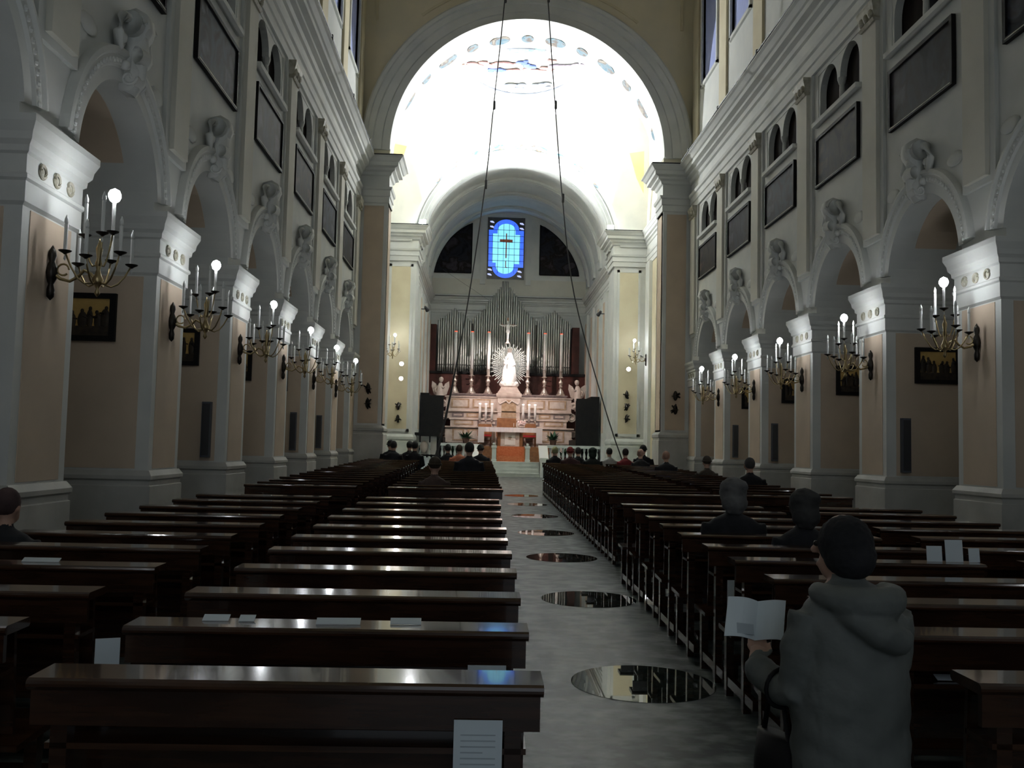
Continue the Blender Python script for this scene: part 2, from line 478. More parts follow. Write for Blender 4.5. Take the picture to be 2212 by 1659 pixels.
# ------------------------------------------------------------------ gallery windows and attic windows
wn = 0
wcol = MB().lathe([(.075,7.93),(.075,7.98),(.05,8.0),(.045,8.3),(.055,8.32),(.08,8.40),(.08,8.43)], n=12)
wcolm = wcol.mesh('window_column', 'plaster_white', False)
for s in (-1, 1):
    for yc in BAYC:
        if yc < 7: continue
        wn += 1
        w = put('window_%d' % wn, None)
        struct(w, 'twin-arched dark gallery window in the %s wall, %s bay from the altar end' % (SIDE[s], ORD[int(round((BAYC[-1]-yc)/PD))]), 'window')
        f_ = MB()
        for q in (-1, 1):
            mp = (lambda u, v, w_, s=s, c=yc+q*.5: (s*w_, c+u, v))
            f_.archwall(mp, .43, 8.43, .5, 8.86, 5.05, 5.17, n=18)
        f_.box(s*5.05, s*5.17, yc-1.0, yc-.93, 7.93, 8.43)
        f_.box(s*5.05, s*5.17, yc+.93, yc+1.0, 7.93, 8.43)
        f_.build('window_frame', 'plaster_white', w)
        put('window_column', wcolm, w, (s*5.11, yc, 0))
        for q in (-1, 1):
            MB().box(s*5.19, s*5.22, yc+q*.5-.5, yc+q*.5+.5, 7.93, 8.86).build('window_pane', 'dark_glass', w)
        MB().box(s*4.93, s*5.4, yc-1.06, yc+1.06, 7.86, 7.94).build('window_sill', 'plaster_white', w)
        wn += 1
        a = put('window_%d' % wn, None)
        struct(a, 'tall blue attic window above the %s cornice, %s bay from the altar end' % (SIDE[s], ORD[int(round((BAYC[-1]-yc)/PD))]), 'window')
        MB().box(s*5.10, s*5.14, yc-.86, yc+.86, 12.42, 15.0).build('window_pane', 'sky_blue', a)
        fr = MB()
        for b0, b1 in ((-.96, -.86), (.86, .96)):
            fr.box(s*4.98, s*5.12, yc+b0, yc+b1, 12.34, 15.0)
        fr.box(s*4.98, s*5.12, yc-.96, yc+.96, 12.32, 12.42)
        fr.build('window_frame', 'plaster_white', a)

# ------------------------------------------------------------------ nave vault and rear wall
m = MB()
idm = lambda u, v, w: (u, w, v)
m.ring(idm, 15.2, [(5.04, Y0), (5.04, YN+.02), (5.4, YN+.02), (5.4, Y0)], 0, pi, 40)
struct(m.build('ceiling_nave', 'plaster_cream'), 'cream barrel vault over the nave', 'ceiling')
m = MB().archwall(idm, 3.0, 5.2, 5.1, 20.7, Y0-.3, Y0, z0=-.2)
struct(m.build('wall_back', 'plaster_white'), 'rear nave wall with the open entrance arch', 'wall')

# ------------------------------------------------------------------ triumphal arch at the end of the nave
TR, TZ = 4.15, 10.58
wf = struct(MB().archwall(idm, TR, TZ, 5.06, 20.6, YN, YN+.9, z0=0, n=64).build('wall_front', ['plaster_ochre']), 'nave end wall with the great round triumphal arch', 'wall')
MB().ring(idm, TZ, [(TR-.012, 28.0), (TR-.012, 29.11), (TR+.02, 29.11), (TR+.02, 28.0)], 0, pi, 64).build('soffit_band', 'plaster_white', wf)
MB().ring(idm, TZ, [(TR-.01,28.21),(TR-.01,28.13),(TR+.24,28.13),(TR+.26,28.09),(TR+.50,28.09),(TR+.53,28.03),(TR+.70,28.03),(TR+.72,27.97),(TR+.82,27.96),(TR+.88,28.02),(TR+.88,28.21)],
          0, pi, 72).build('archivolt', 'plaster_white', wf)
# raised frame strips on the ochre spandrels
for s in (-1, 1):
    MB().box(s*4.62, s*4.70, 28.17, 28.21, 14.6, 19.0).build('spandrel_frame', 'plaster_cream', wf)
    MB().ring(idm, TZ, [(5.32, 28.17), (5.32, 28.21), (5.40, 28.21), (5.40, 28.17)], rad(52) if s > 0 else rad(100), rad(80) if s > 0 else rad(128), 16).build('spandrel_frame', 'plaster_cream', wf)
    xa, xb = sorted((s*TR, s*5.3))
    p = MB().box(xa, xb, YN-.03, YN+.92, 0.2, 8.98).build('arch_pier', 'plaster_white', wf)
    MB().box(s*4.27, s*4.86, YN-.045, YN, 2.34, 8.86).build('pier_panel', 'plaster_peach', p)
    MB().box(s*(TR-.012), s*TR, YN+.12, YN+.78, 2.34, 8.86).build('pier_panel', 'plaster_peach', p)
    MB().rectmould(xa, xb, YN-.03, YN+.92, [(max(d-.03, 0), z) for d, z in ENT]).build('pier_capital', 'plaster_white', p)
    MB().rectmould(xa, xb, YN-.03, YN+.92, [(.07,.1),(.07,2.02),(.05,2.04),(.05,2.10),(.08,2.12),(.08,2.2),(.02,2.28)]).build('pier_plinth', 'plinth_stone', p)
    MB().box(s*3.72, s*5.0, YN-.50, YN-.44, 10.29, 10.325).build('cornice_edge', 'dark_line', p)

# ------------------------------------------------------------------ crossing
def soffit_medallions(parent, r, zs, y0, y1, angs):
    yc = (y0+y1)/2
    for i, a in enumerate(angs):
        t = rad(a)
        big = i % 2
        md = MB()
        n_ = 20
        ru, rw = (.34, .30) if big else (.20, .26)
        vs = []
        for k in range(n_):
            q = 2*pi*k/n_
            tt = t + ru*cos(q)/r
            for rr in (r+.01, r-.02):
                vs.append((rr*cos(tt), yc + rw*sin(q), zs + rr*sin(tt)))
        top = tuple(2*k+1 for k in range(n_))
        md.add(vs, [top] + [(2*k, 2*((k+1) % n_), 2*((k+1) % n_)+1, 2*k+1) for k in range(n_)])
        md.build('painted_medallion', 'medallion', parent)

wc = struct(MB().archwall(idm, 4.36, TZ, 5.2, 15.2, 29.1, 30.6, n=48).build('wall_crossing_near', 'plaster_white'), 'white soffit arch just behind the triumphal arch', 'wall')
soffit_medallions(wc, 4.36, TZ, 29.2, 30.6, [18, 30, 42, 54, 66, 78, 90, 102, 114, 126, 138, 150, 162])
CR, CZ = 3.77, 9.72
we = struct(MB().archwall(idm, 4.10, CZ, 5.2, 15.2, 36.9, 37.9, n=48).build('wall_crossing_far', 'plaster_white'), 'white crossing wall above the chancel arch', 'wall')
soffit_medallions(we, 4.10, CZ, 36.95, 37.8, [40, 52, 65, 78, 90, 102, 115, 128, 140])
MB().archwall(idm, CR, CZ, 5.2, 15.2, 37.8, 38.6, n=48).build('chancel_arch', 'plaster_white', we)
MB().ring(idm, CZ, [(CR-.01,37.85),(CR-.01,37.74),(CR+.1,37.74),(CR+.12,37.70),(CR+.24,37.70),(CR+.27,37.66),(CR+.33,37.70),(CR+.33,37.85)], 0, pi, 56).build('archivolt', 'plaster_white', we)
for s in (-1, 1):
    # yellow spandrel field beside the chancel arch
    f_ = MB()
    f_.extrude([(s*5.0, 13.6), (s*5.0, 11.9), (s*4.72, 12.5), (s*4.42, 13.5)], 1, 36.87, 36.91)
    f_.build('spandrel_panel', 'plaster_yellow', we)
    xa, xb = sorted((s*3.90, s*5.2))
    p = MB().box(xa, xb, 37.0, 38.6, 0.4, 9.0).build('chancel_pier', 'plaster_white', we)
    MB().box(s*4.12, s*4.86, 36.975, 37.0, 2.35, 8.72).build('pier_panel', 'plaster_cream', p)
    fr = MB()
    for a, b, z0, z1 in ((4.02, 4.12, 2.25, 8.82), (4.86, 4.96, 2.25, 8.82), (4.02, 4.96, 2.25, 2.35), (4.02, 4.96, 8.72, 8.82)):
        fr.box(s*a, s*b, 36.965, 37.0, z0, z1)
    fr.build('panel_moulding', 'plaster_white', p)
    MB().rectmould(xa, xb, 37.0, 38.62, ENT).build('pier_capital', 'plaster_white', p)
    MB().rectmould(xa, xb, 37.0, 38.6, [(.06,.3),(.06,1.85),(.04,1.87),(.04,1.93),(.07,1.95),(.07,2.05),(.02,2.15)]).build('pier_plinth', 'step_marble', p)
    MB().box(s*3.46, s*5.0, 36.50, 36.56, 10.29, 10.325).build('cornice_edge', 'dark_line', p)
    # side walls of the crossing
    sw = MB().box(s*5.2, s*5.5, 29.0, 38.6, 0.2, 15.2)
    side = struct(sw.build('wall_crossing_' + SIDE[s], 'plaster_cream'), 'cream side wall of the crossing on the %s' % SIDE[s], 'wall')
    sm = (lambda u, v, w, s=s: (s*w, 33.8+u, v))
    MB().ring(sm, 10.4, [(2.5,5.22),(2.5,5.14),(2.62,5.12),(2.78,5.10),(2.8,5.22)], 0, pi, 40).build('side_archivolt', 'plaster_white', side)
    for y in (31.0, 36.2):
        MB().box(s*5.08, s*5.21, y-.42, y+.42, .4, 9.0).build('side_pilaster', 'plaster_white', side)
    poly = [(s*(5.21-d*.6), z) for d, z in ENT] + [(s*5.3, 10.32), (s*5.3, 8.95)]
    MB().extrude(poly, 1, 29.3, 37.0).build('side_cornice', 'plaster_white', side)
# ceiling of the crossing: shallow sail vault with the painted roundel
m = MB()
G = 20
vs = []
for i in range(G+1):
    for j in range(G+1):
        x = -5.3 + 10.6*i/G; y = 30.5 + 6.5*j/G
        u = (x/5.3); v = (y-33.75)/3.25
        vs.append((x, y, 14.95 + .75*(1-u*u)*(1-v*v)))
m.add(vs, [(i*(G+1)+j, i*(G+1)+j+1, (i+1)*(G+1)+j+1, (i+1)*(G+1)+j) for i in range(G) for j in range(G)])
cc = struct(m.build('ceiling_crossing', 'plaster_white', smooth=True), 'white sail vault of the crossing with a painted roundel', 'ceiling')
def vz(x, y):
    u = x/5.3; v = (y-33.75)/3.25
    return 14.95 + .75*(1-u*u)*(1-v*v)
rr_ = random.Random(11)
def patch(name, mt, pts, r):
    "a painted patch lying on the vault: a ragged cluster of thin lobes that follow its curve"
    b = MB()
    for x, y in pts:
        for k in range(5):
            px = x + rr_.uniform(-.6, .6)*r; py = y + rr_.uniform(-.5, .5)*r
            a = r*rr_.uniform(.45, .8)
            b.ball((px, py, vz(px, py)-.045), (a, a*rr_.uniform(.6, .95), .03), 14, 5)
    b.build(name, mt, cc, smooth=True)
b = MB()
b.tube([(2.1*cos(t), 33.75+2.1*sin(t), vz(2.1*cos(t), 33.75+2.1*sin(t))-.02) for t in [2*pi*i/60 for i in range(61)]], .035, 6)
b.build('roundel_border', 'paint_grey', cc)
patch('painted_cloud', 'paint_rose', [(-1.85,33.6),(-1.3,33.7),(-.8,33.7),(-.35,33.85)], .34)
patch('painted_robe', 'paint_blue', [(-1.05,34.2),(-.85,34.2)], .24)
patch('painted_robe', 'paint_blue', [(-.02,33.45),(.10,33.8),(.28,33.85)], .24)
patch('painted_figure', 'paint_rose', [(-.30,34.25),(.25,34.2),(.55,34.2),(.85,34.05)], .24)
patch('painted_cloud', 'paint_mauve', [(1.35,33.75),(1.7,33.7),(1.85,33.5)], .36)
patch('painted_cloud', 'paint_grey', [(-.45,35.3),(.0,35.4)], .26)
patch('painted_cloud', 'paint_grey', [(.9,35.2),(.6,35.3)], .24)
patch('painted_figure', 'paint_rose', [(1.2,34.0),(1.0,33.2)], .2)
patch('painted_sky', 'paint_teal', [(.1,32.0),(.45,31.9),(-.2,31.95)], .3)

# ------------------------------------------------------------------ chancel
XO = -0.19                               # chancel end wall: window, lunettes and organ shifted sideways to their image pixels
CV, CVZ = 3.95, 9.72
for s in (-1, 1):
    w = struct(MB().box(s*3.95, s*4.3, 38.55, 47.9, 0.4, 9.9).build('wall_chancel_' + SIDE[s], 'plaster_white'), 'chancel side wall with pilasters on the %s' % SIDE[s], 'wall')
    CEN = [(d*.55, 8.3 + (z-8.95)*.7) for d, z in ENT]
    MB().extrude([(s*(3.96-d), z) for d, z in CEN] + [(s*4.1, CEN[-1][1]), (s*4.1, 8.3)], 1, 38.5, 47.6).build('chancel_cornice', 'plaster_white', w)
    for y in (39.6, 41.6, 44.2, 46.6):
        p = MB().box(s*3.84, s*3.96, y-.42, y+.42, 1.0, 8.32).build('chancel_pilaster', 'plaster_white', w)
        MB().box(s*3.83, s*3.85, y-.28, y+.28, 2.4, 7.9).build('pilaster_panel', 'plaster_peach', p)
m = MB().ring(idm, CVZ, [(CV, 38.5), (CV, 47.9), (CV+.3, 47.9), (CV+.3, 38.5)], 0, pi, 48)
cv = struct(m.build('ceiling_chancel', 'plaster_white'), 'ribbed white barrel vault over the chancel', 'ceiling')
for y in (39.3, 41.7, 44.1, 46.6):
    MB().ring(idm, CVZ, [(CV-.10, y-.35), (CV-.10, y+.35), (CV+.05, y+.35), (CV+.05, y-.35)], 0, pi, 48).build('vault_rib', 'plaster_white', cv)
    MB().ring(idm, CVZ, [(CV-.13, y-.24), (CV-.13, y+.24), (CV-.05, y+.24), (CV-.05, y-.24)], .1, pi-.1, 48).build('rib_panel', 'plaster_white', cv)
wb_ = struct(MB().box(-4.2, 4.2, 47.6, 47.9, 0.4, 14.2).build('wall_chancel_back', 'plaster_white'), 'chancel end wall behind the organ', 'wall')
MB().extrude([(47.61-d*.55, z) for d, z in [(a, 8.3+(b-8.95)*.7) for a, b in ENT]] + [(47.7, 9.26), (47.7, 8.3)], 0, -3.95, 3.95).build('back_cornice', 'plaster_white', wb_)
MB().box(-3.9, 3.9, 47.30, 47.36, 9.255, 9.28).build('cornice_edge', 'dark_line', wb_)
MB().box(-3.9, 3.9, 47.575, 47.6, 9.4, 10.2).build('lunette_dado', 'plaster_warm', wb_)
# ------------------------------------------------------------------ pews
rnd = random.Random(7)
PEW = {}
def pew_parts(w):
    "meshes of one pew of width w: ledge on the camera side, seat beyond it, kneeler on the camera side"
    if w in PEW: return PEW[w]
    h = w/2
    P = []
    led = [(0.012,.918),(.19,.918),(.20,.928),(.20,.944),(.19,.953),(.016,.953),(.004,.947),(0,.938),(0,.930)]
    P.append(('top_ledge', MB().extrude(led, 0, -h, h).mesh('top_ledge', 'wood_ledge')))
    P.append(('apron', MB().box(-h+.01, h-.01, .015, .04, .815, .918).mesh('apron', 'wood_dark')))
    P.append(('book_shelf', MB().box(-h+.05, h-.05, .03, .20, .742, .76).mesh('book_shelf', 'wood_ledge')))
    P.append(('backrest', MB().extrude([(.205,.50),(.225,.50),(.20,.90),(.18,.90)], 0, -h+.05, h-.05).mesh('backrest', 'wood_dark')))
    P.append(('seat', MB().extrude([(.20,.43),(.51,.435),(.525,.445),(.525,.46),(.51,.468),(.20,.455)], 0, -h+.03, h-.03).mesh('seat', 'wood_ledge')))
    P.append(('kneeler', MB().extrude([(-.17,.17),(-.03,.19),(-.03,.215),(-.17,.195)], 0, -h+.1, h-.1).mesh('kneeler', 'wood_dark')))
    lg = MB().box(-.025, .025, .03, .085, 0, .918).mesh('leg', 'wood_dark')
    lf = MB().extrude([(.44,0),(.49,0),(.51,.43),(.45,.43)], 0, -.025, .025).mesh('leg', 'wood_dark')
    st = MB().box(-.02, .02, -.16, .47, .07, .13).mesh('stretcher', 'wood_dark')
    for q in (-1, 1):
        P.append(('leg', lg, q*(h-.09))); P.append(('leg', lf, q*(h-.09))); P.append(('stretcher', st, q*(h-.09)))
        P.append(('kneeler_bracket', MB().extrude([(-.15,.07),(-.05,.07),(-.03,.19),(-.16,.17)], 0, -.02, .02).mesh('kneeler_bracket', 'wood_dark'), q*(h-.16)))
    PEW[w] = P
    return P

def pew_single(w):
    "the same pew as one mesh, for rows too far off to show parts"
    k = ('one', w)
    if k in PEW: return PEW[k]
    h = w/2
    m = MB()
    m.extrude([(0.012,.918),(.19,.918),(.20,.944),(.016,.953),(0,.938)], 0, -h, h, 1)
    m.box(-h+.01, h-.01, .015, .04, .815, .918)
    m.box(-h+.05, h-.05, .03, .20, .742, .76)
    m.extrude([(.205,.50),(.225,.50),(.20,.90),(.18,.90)], 0, -h+.05, h-.05)
    m.box(-h+.03, h-.03, .20, .525, .43, .46, 1)
    m.box(-h+.1, h-.1, -.17, -.03, .18, .21)
    for q in (-1, 1):
        x = q*(h-.09)
        m.box(x-.025, x+.025, .03, .085, 0, .918); m.box(x-.025, x+.025, .45, .50, 0, .43); m.box(x-.02, x+.02, -.16, .47, .07, .13)
    PEW[k] = m.mesh('pew', ['wood_dark', 'wood_ledge'])
    return PEW[k]

BLOCK = {'LI': 'left of the aisle', 'LO': 'by the left wall', 'RI': 'right of the aisle', 'RO': 'by the right wall'}
def pew(block, x0, x1, y, n, far):
    w = round(x1-x0, 2)
    sec = 'front section' if far else 'rear section'
    lab = 'dark glossy wooden pew %s, %s row of the %s pews' % (BLOCK[block], ORD[n], 'front' if far else 'rear')
    loc = ((x0+x1)/2, y, fz(y))
    if far and n > 0:
        o = tag(put('pew', pew_single(w), None, loc), lab, 'pew', 'pews in the ' + sec)
    else:
        o = thing('pew', lab, 'pew', loc, 0, 'pews in the ' + sec)
        for p in pew_parts(w):
            put(p[0], p[1], o, (p[2] if len(p) > 2 else 0, 0, 0))
    o.rotation_euler = (0.0131, 0, rnd.uniform(-.004, .004))
    return o
NEAR = [2.90, 3.67, 4.42, 5.23, 6.05, 6.80, 7.60, 8.44, 9.26, 10.14, 10.99]
for n, y in enumerate(NEAR):
    j = rnd.uniform(-.015, .015)
    pew('LI', -2.48+j, -0.95+j, y, n, False)
    pew('LO', -4.40+j, -2.89+j, y-.03+j, n, False)
RNEAR = [3.0, 3.73, 4.46, 5.19, 5.96, 6.70, 7.50, 8.27, 9.08, 9.94, 10.72]
for n, y in enumerate(RNEAR):
    j = rnd.uniform(-.015, .015)
    pew('RI', .44+j, 2.04+j, y, n, False)
    pew('RO', 2.38+j, 3.90+j, y+.08+j, n, False)
FARY = [13.15 + 0.79*i for i in range(19)]
for n, y in enumerate(FARY):
    j = rnd.uniform(-.012, .012)
    pew('LI', -2.45+j, -0.86+j, y, n, True)
    pew('LO', -4.42+j, -2.89+j, y+.05, n, True)
    pew('RI', .56+j*.4, 2.12+j*.4, y-.35, n, True)
    pew('RO', 2.40+j, 3.96+j, y-.15, n, True)

# ------------------------------------------------------------------ sheets of paper and booklets on the pews
def sheet(label, loc, w, h, rx=0.0, rz=0.0, lines=0, th=.003):
    o = thing('paper_sheet', label, 'paper', loc, 0, 'papers on the pews')
    o.rotation_euler = (rx, 0, rz)
    MB().box(-w/2, w/2, -th/2, th/2, 0, h).build('page', 'paper', o)
    for i in range(lines):
        z = h*(.86 - .055*i)
        MB().box(-w*.36, w*(.36 if i % 4 != 3 else .10), -th/2-.0008, -th/2, z-.0022, z+.0018).build('text_line', 'paper_ink', o)
    return o
def P3(x, y, h): return (x, y, fz(y)+h)
sheet('white notice with printed lines hanging from the nearest aisle-end pew', P3(-1.15, 2.895, .54), .145, .31, 0, 0, 12)
sheet('plain white sheet hanging behind the second pew at its aisle end', P3(-1.12, 3.655, .52), .145, .31, 0, 0.02)
sheet('long white sheet hanging at the wall end of the second pew', P3(-2.52, 3.60, .56), .085, .36, 0.0, .35)
sheet('small white notice hanging at the wall end of the fourth pew', P3(-2.56, 4.45, .60), .11, .20, 0, .1, 3)
sheet('pale sheet hanging at the aisle end of the right pews near the seated pair', P3(.62, 6.63, .55), .10, .18, 0, 0)
for i, (x, y, w) in enumerate(((-2.18, 3.83, .10), (-2.06, 3.83, .06), (-1.70, 3.80, .17), (-1.44, 3.82, .12))):
    o = sheet('%s of the booklets lying on the second pew ledge beside the aisle' % ('first', 'second', 'third', 'fourth')[i] + '', P3(x, y-.05, .955), w, .045, -1.2, .05)
for i, (x, y, w, h) in enumerate(((2.02, 6.02, .10, .10), (2.17, 6.0, .12, .14), (2.29, 6.03, .08, .09))):
    sheet('%s white leaflet standing on the right pew ledge behind the man' % ('narrow', 'tall', 'short')[i], (min(x, 2.0)-.24+.13*i, 6.06, fz(6)+.955), w, h, -.1, .1*i)
sheet('white hymn booklet propped on the pew past the man', P3(1.86, 7.69, .955), .14, .055, -.3, 0)
sheet('white card lying on the book shelf of the pew beside the man', P3(.74, 3.80, .765), .12, .04, -1.2, 0)
sheet('grey leaflet lying on the wall-side pew ledge near the camera', P3(-3.55, 5.30, .955), .2, .04, -1.1, 0)

# ------------------------------------------------------------------ branched candle sconces
BR = []
for k in range(6):
    a = 2*pi*(k+.5)/6
    BR.append((a, .27, .16 if k % 2 else .10, False))
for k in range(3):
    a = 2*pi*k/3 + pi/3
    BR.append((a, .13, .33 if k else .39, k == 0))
def make_sconce():
    o = thing('wall_sconce', '', 'wall lamp')
    # wall plate: long spindle
    bp = MB().lathe([(.004,-.24),(.03,-.21),(.035,-.15),(.022,-.10),(.045,-.05),(.055,0),(.045,.05),(.022,.10),(.035,.15),(.03,.19),(.004,.24)], (.02, 0, 0), 12)
    bp.build('back_plate', 'bronze', o, smooth=True)
    arm = [(.03,0,0),(.10,0,-.05),(.18,0,-.07),(.25,0,-.03),(.30,0,.03),(.36,0,0),(.42,0,-.08)]
    MB().tube(arm, [.018,.016,.014,.014,.014,.014,.016], 8).build('main_arm', 'brass', o, smooth=True)
    scr = [(.12+.05*cos(t), 0, .03+.05*sin(t)) for t in [i*.5 for i in range(12)]]
    MB().tube(scr, .009, 6).build('scroll', 'brass', o, smooth=True)
    cx = .42
    MB().lathe([(.004,-.20),(.025,-.17),(.012,-.13),(.035,-.09),(.05,-.05),(.03,-.01),(.015,.04),(.03,.09),(.018,.14),(.03,.22),(.012,.27),(.004,.31)], (cx, 0, 0), 12).build('stem', 'brass', o, smooth=True)
    for a, r, z, lit in BR:
        dx, dy = cos(a), sin(a)
        zb = -.04 if r > .2 else .12
        pts = [(cx+dx*r*t, dy*r*t, zb + (z-zb)*t*t - .09*sin(pi*t)) for t in (0,.2,.4,.6,.8,1)]
        b = MB().tube(pts, .0085, 6).build('branch', 'brass', o, smooth=True)
        tx, ty = cx+dx*r, dy*r
        MB().lathe([(.008,-.02),(.02,-.01),(.05,.006),(.055,.014),(.02,.014)], (tx, ty, z), 14).build('drip_cup', 'bronze', b)
        L = .27 if lit else (.24 if r > .2 else .29)
        MB().lathe([(.016,.012),(.016,L)], (tx, ty, z), 10).build('candle_tube', 'candle_white', b)
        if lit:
            MB().lathe([(.012,L),(.04,L+.02),(.056,L+.055),(.056,L+.075),(.04,L+.11),(.002,L+.13)], (tx, ty, z), 10).build('lit_bulb', 'bulb_glow', b, smooth=True)  # bulb drawn oversize: its glare is built into the glowing shape
        else:
            MB().lathe([(.01,L),(.018,L+.02),(.016,L+.045),(.007,L+.07),(.001,L+.085)], (tx, ty, z), 10).build('flame_bulb', 'flame_glass', b, smooth=True)
        # hanging crystal drop
        MB().lathe([(.001,-.075),(.012,-.055),(.002,-.02)], (tx, ty, z), 6).build('crystal_drop', 'flame_glass', b)
    return o
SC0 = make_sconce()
used = False
def sconce(x, y, z, rz, label, group='branched candle sconces on the arcade piers'):
    global used
    o = SC0 if not used else copy_tree(SC0)
    used = True
    o.location = (x, y, z); o.rotation_euler = (0, 0, rz)
    o['label'] = label; o['group'] = group
    return o
for s in (-1, 1):
    for j, y in enumerate(PIERS):
        if y < 1 or y > 27: continue
        k = int(round((PIERS[-2]-y)/PD))
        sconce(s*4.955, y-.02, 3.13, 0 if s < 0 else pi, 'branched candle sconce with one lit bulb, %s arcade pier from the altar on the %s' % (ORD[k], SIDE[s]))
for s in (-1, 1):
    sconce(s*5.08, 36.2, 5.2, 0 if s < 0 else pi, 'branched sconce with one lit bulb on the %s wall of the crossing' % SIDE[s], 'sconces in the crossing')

# ------------------------------------------------------------------ canvases between arches and windows
def painting(s, yc, label, cm):
    o = thing('wall_painting', label, 'painting', (s*5.03, yc, 6.67), 0, 'large canvases under the gallery windows')
    MB().box(-s*.0, -s*.03, -.93, .93, .06, .90).build('canvas', cm, o)
    fr = MB()
    fr.box(0, -s*.06, -1.0, -.93, 0, .96); fr.box(0, -s*.06, .93, 1.0, 0, .96)
    fr.box(0, -s*.06, -.93, .93, 0, .06); fr.box(0, -s*.06, -.93, .93, .90, .96)
    fr.build('frame', 'wood_black', o)
    MB().box(-s*.06, -s*.064, -.95, .95, .028, .04).build('gilt_line', 'soft_gilt', o)
CMS = ['canvas_dark', 'canvas_brown', 'canvas_blue']
for s in (-1, 1):
    for j, yc in enumerate(BAYC):
        if yc < 7: continue
        k = int(round((BAYC[-1]-yc)/PD))
        painting(s, yc, 'dark framed canvas high on the %s wall, %s bay from the altar end' % (SIDE[s], ORD[k]), CMS[(j + (s > 0)) % 3])

# ------------------------------------------------------------------ stations: gold-ground panels with dark figures, on the pier sides
def station(s, y, label, seed):
    r_ = random.Random(seed)
    o = thing('station_panel', label, 'picture', (s*5.75, y, 2.82), 0, 'framed station pictures on the pier sides')
    fr = MB()
    fr.box(-.35, -.28, -.05, 0, 0, .55); fr.box(.28, .35, -.05, 0, 0, .55); fr.box(-.28, .28, -.05, 0, 0, .06); fr.box(-.28, .28, -.05, 0, .49, .55)
    fr.build('frame', 'wood_black', o)
    MB().box(-.28, .28, -.02, 0, .06, .49).build('gold_panel', 'gold_ground', o)
    MB().box(-.28, .28, -.032, -.018, .06, .17).build('ground_relief', 'figure_dark', o)
    for i in range(6):
        x = -.23 + .092*i + r_.uniform(-.02, .02); h = r_.uniform(.14, .25); w = r_.uniform(.035, .06)
        f_ = MB().ball((x, -.024, .15 + h/2), (w, .014, h/2+.02), 10, 7)
        f_.ball((x+r_.uniform(-.015,.015), -.026, .15+h+.025), (.021, .014, .026), 8, 6)
        f_.tube([(x, -.03, .15+h*.8), (x+r_.choice((-1,1))*.06, -.034, .15+h*r_.uniform(.5,.9))], [.013,.009], 6)
        f_.build('relief_figure', 'figure_dark', o, smooth=True)
for s in (-1, 1):
    for j, y in enumerate(PIERS):
        if y < 9 or y > 25: continue
        k = int(round((PIERS[-2]-y)/PD))
        station(s, y-.535, 'dark framed gold-ground station picture on the %s pier from the altar, %s arcade' % (ORD[k], SIDE[s]), j*3+s)
# tall column loudspeakers beside some of them
for s, ys in ((-1, (14.755, 21.203, 24.427)), (1, (14.755, 21.203, 24.427))):
    for y in ys:
        k = int(round((PIERS[-2]-y)/PD))
        o = thing('column_loudspeaker', 'tall narrow grey column loudspeaker on the %s pier from the altar, %s side' % (ORD[k], SIDE[s]), 'loudspeaker', (s*5.24, y-.53, fz(y)+1.27), 0, 'column loudspeakers on the piers')
        MB().box(-.065, .065, -.09, 0, 0, .82).build('cabinet', 'speaker_grey', o)
        MB().box(-.055, .055, -.098, -.089, .03, .79).build('grille', 'lamp_body', o)
        MB().box(-.02, .02, -.01, .02, .35, .45).build('bracket', 'bronze', o)

# ------------------------------------------------------------------ long cables hanging in front of the triumphal arch
def sm(pts, n=6):
    P = [Vector(p) for p in pts]; out = []
    for i in range(len(P)-1):
        p0, p1, p2, p3 = P[max(i-1,0)], P[i], P[i+1], P[min(i+2, len(P)-1)]
        for k in range(n):
            t = k/n
            out.append(.5*((2*p1) + (p2-p0)*t + (2*p0-5*p1+4*p2-p3)*t*t + (3*p1-p0-3*p2+p3)*t**3))
    return out + [P[-1]]
CL = [(-.62,27.75,18.6),(-.80,27.75,15.21),(-1.06,27.75,11.91),(-1.25,27.75,9.5),(-1.67,27.75,6.01),(-2.16,27.75,2.99),(-2.51,27.75,1.3)]
CRt = [(.27,27.75,18.6),(.50,27.75,15.27),(.78,27.75,11.98),(1.05,27.75,9.15),(1.46,27.75,6.24),(2.41,27.75,2.96),(2.98,27.75,1.34)]
for pts, nm in ((CL, 'left'), (CRt, 'right')):
    o = thing('hanging_cable', 'long dark cable sweeping down in front of the arch to the %s' % nm, 'cable', group='cables hanging before the arch')
    MB().tube(sm(pts), [.018 if nm == 'right' else .018 + .03*max(0, (i-26)/10) for i in range(37)], 8).build('rope', 'cable', o, smooth=True)
    for z_i in (1, 2, 3):
        x, y, z = pts[z_i]
        MB().lathe([(.02,-.14),(.04,-.12),(.04,.12),(.02,.14)], (x+.02, y, z), 8).build('coupling', 'cable', o)
# ------------------------------------------------------------------ stained glass window and lunette canvases
sg = put('window_100', None, None, (XO, 47.58, 10.28))
struct(sg, 'blue stained glass window with a brown cross above the organ', 'window')
GW, GH = .89, 3.04
def gp(px, py): return ((px-555)/390*GW, (1490-py)/1385*GH)
MB().box(-GW-.06, GW+.06, -.02, .02, -.06, GH+.06).build('window_frame', 'glass_corner', sg)
def shape(pts, y0, y1, name, mt):
    poly = [gp(*p) for p in pts]
    return MB().extrude([(x, z) for x, z in poly], 1, y0, y1).build(name, mt, sg)
def arc(cx, cy, rx, ry, a0, a1, n=16):
    return [(cx+rx*cos(rad(a0+(a1-a0)*i/n)), cy-ry*sin(rad(a0+(a1-a0)*i/n))) for i in range(n+1)]
blue = [(945,370)] + arc(555,370,285,245,0,180) + [(170,370),(170,1235)] + arc(545,1240,285,250,180,360) + [(945,1240)]
shape(blue, -.035, -.018, 'blue_glass', 'glass_blue')
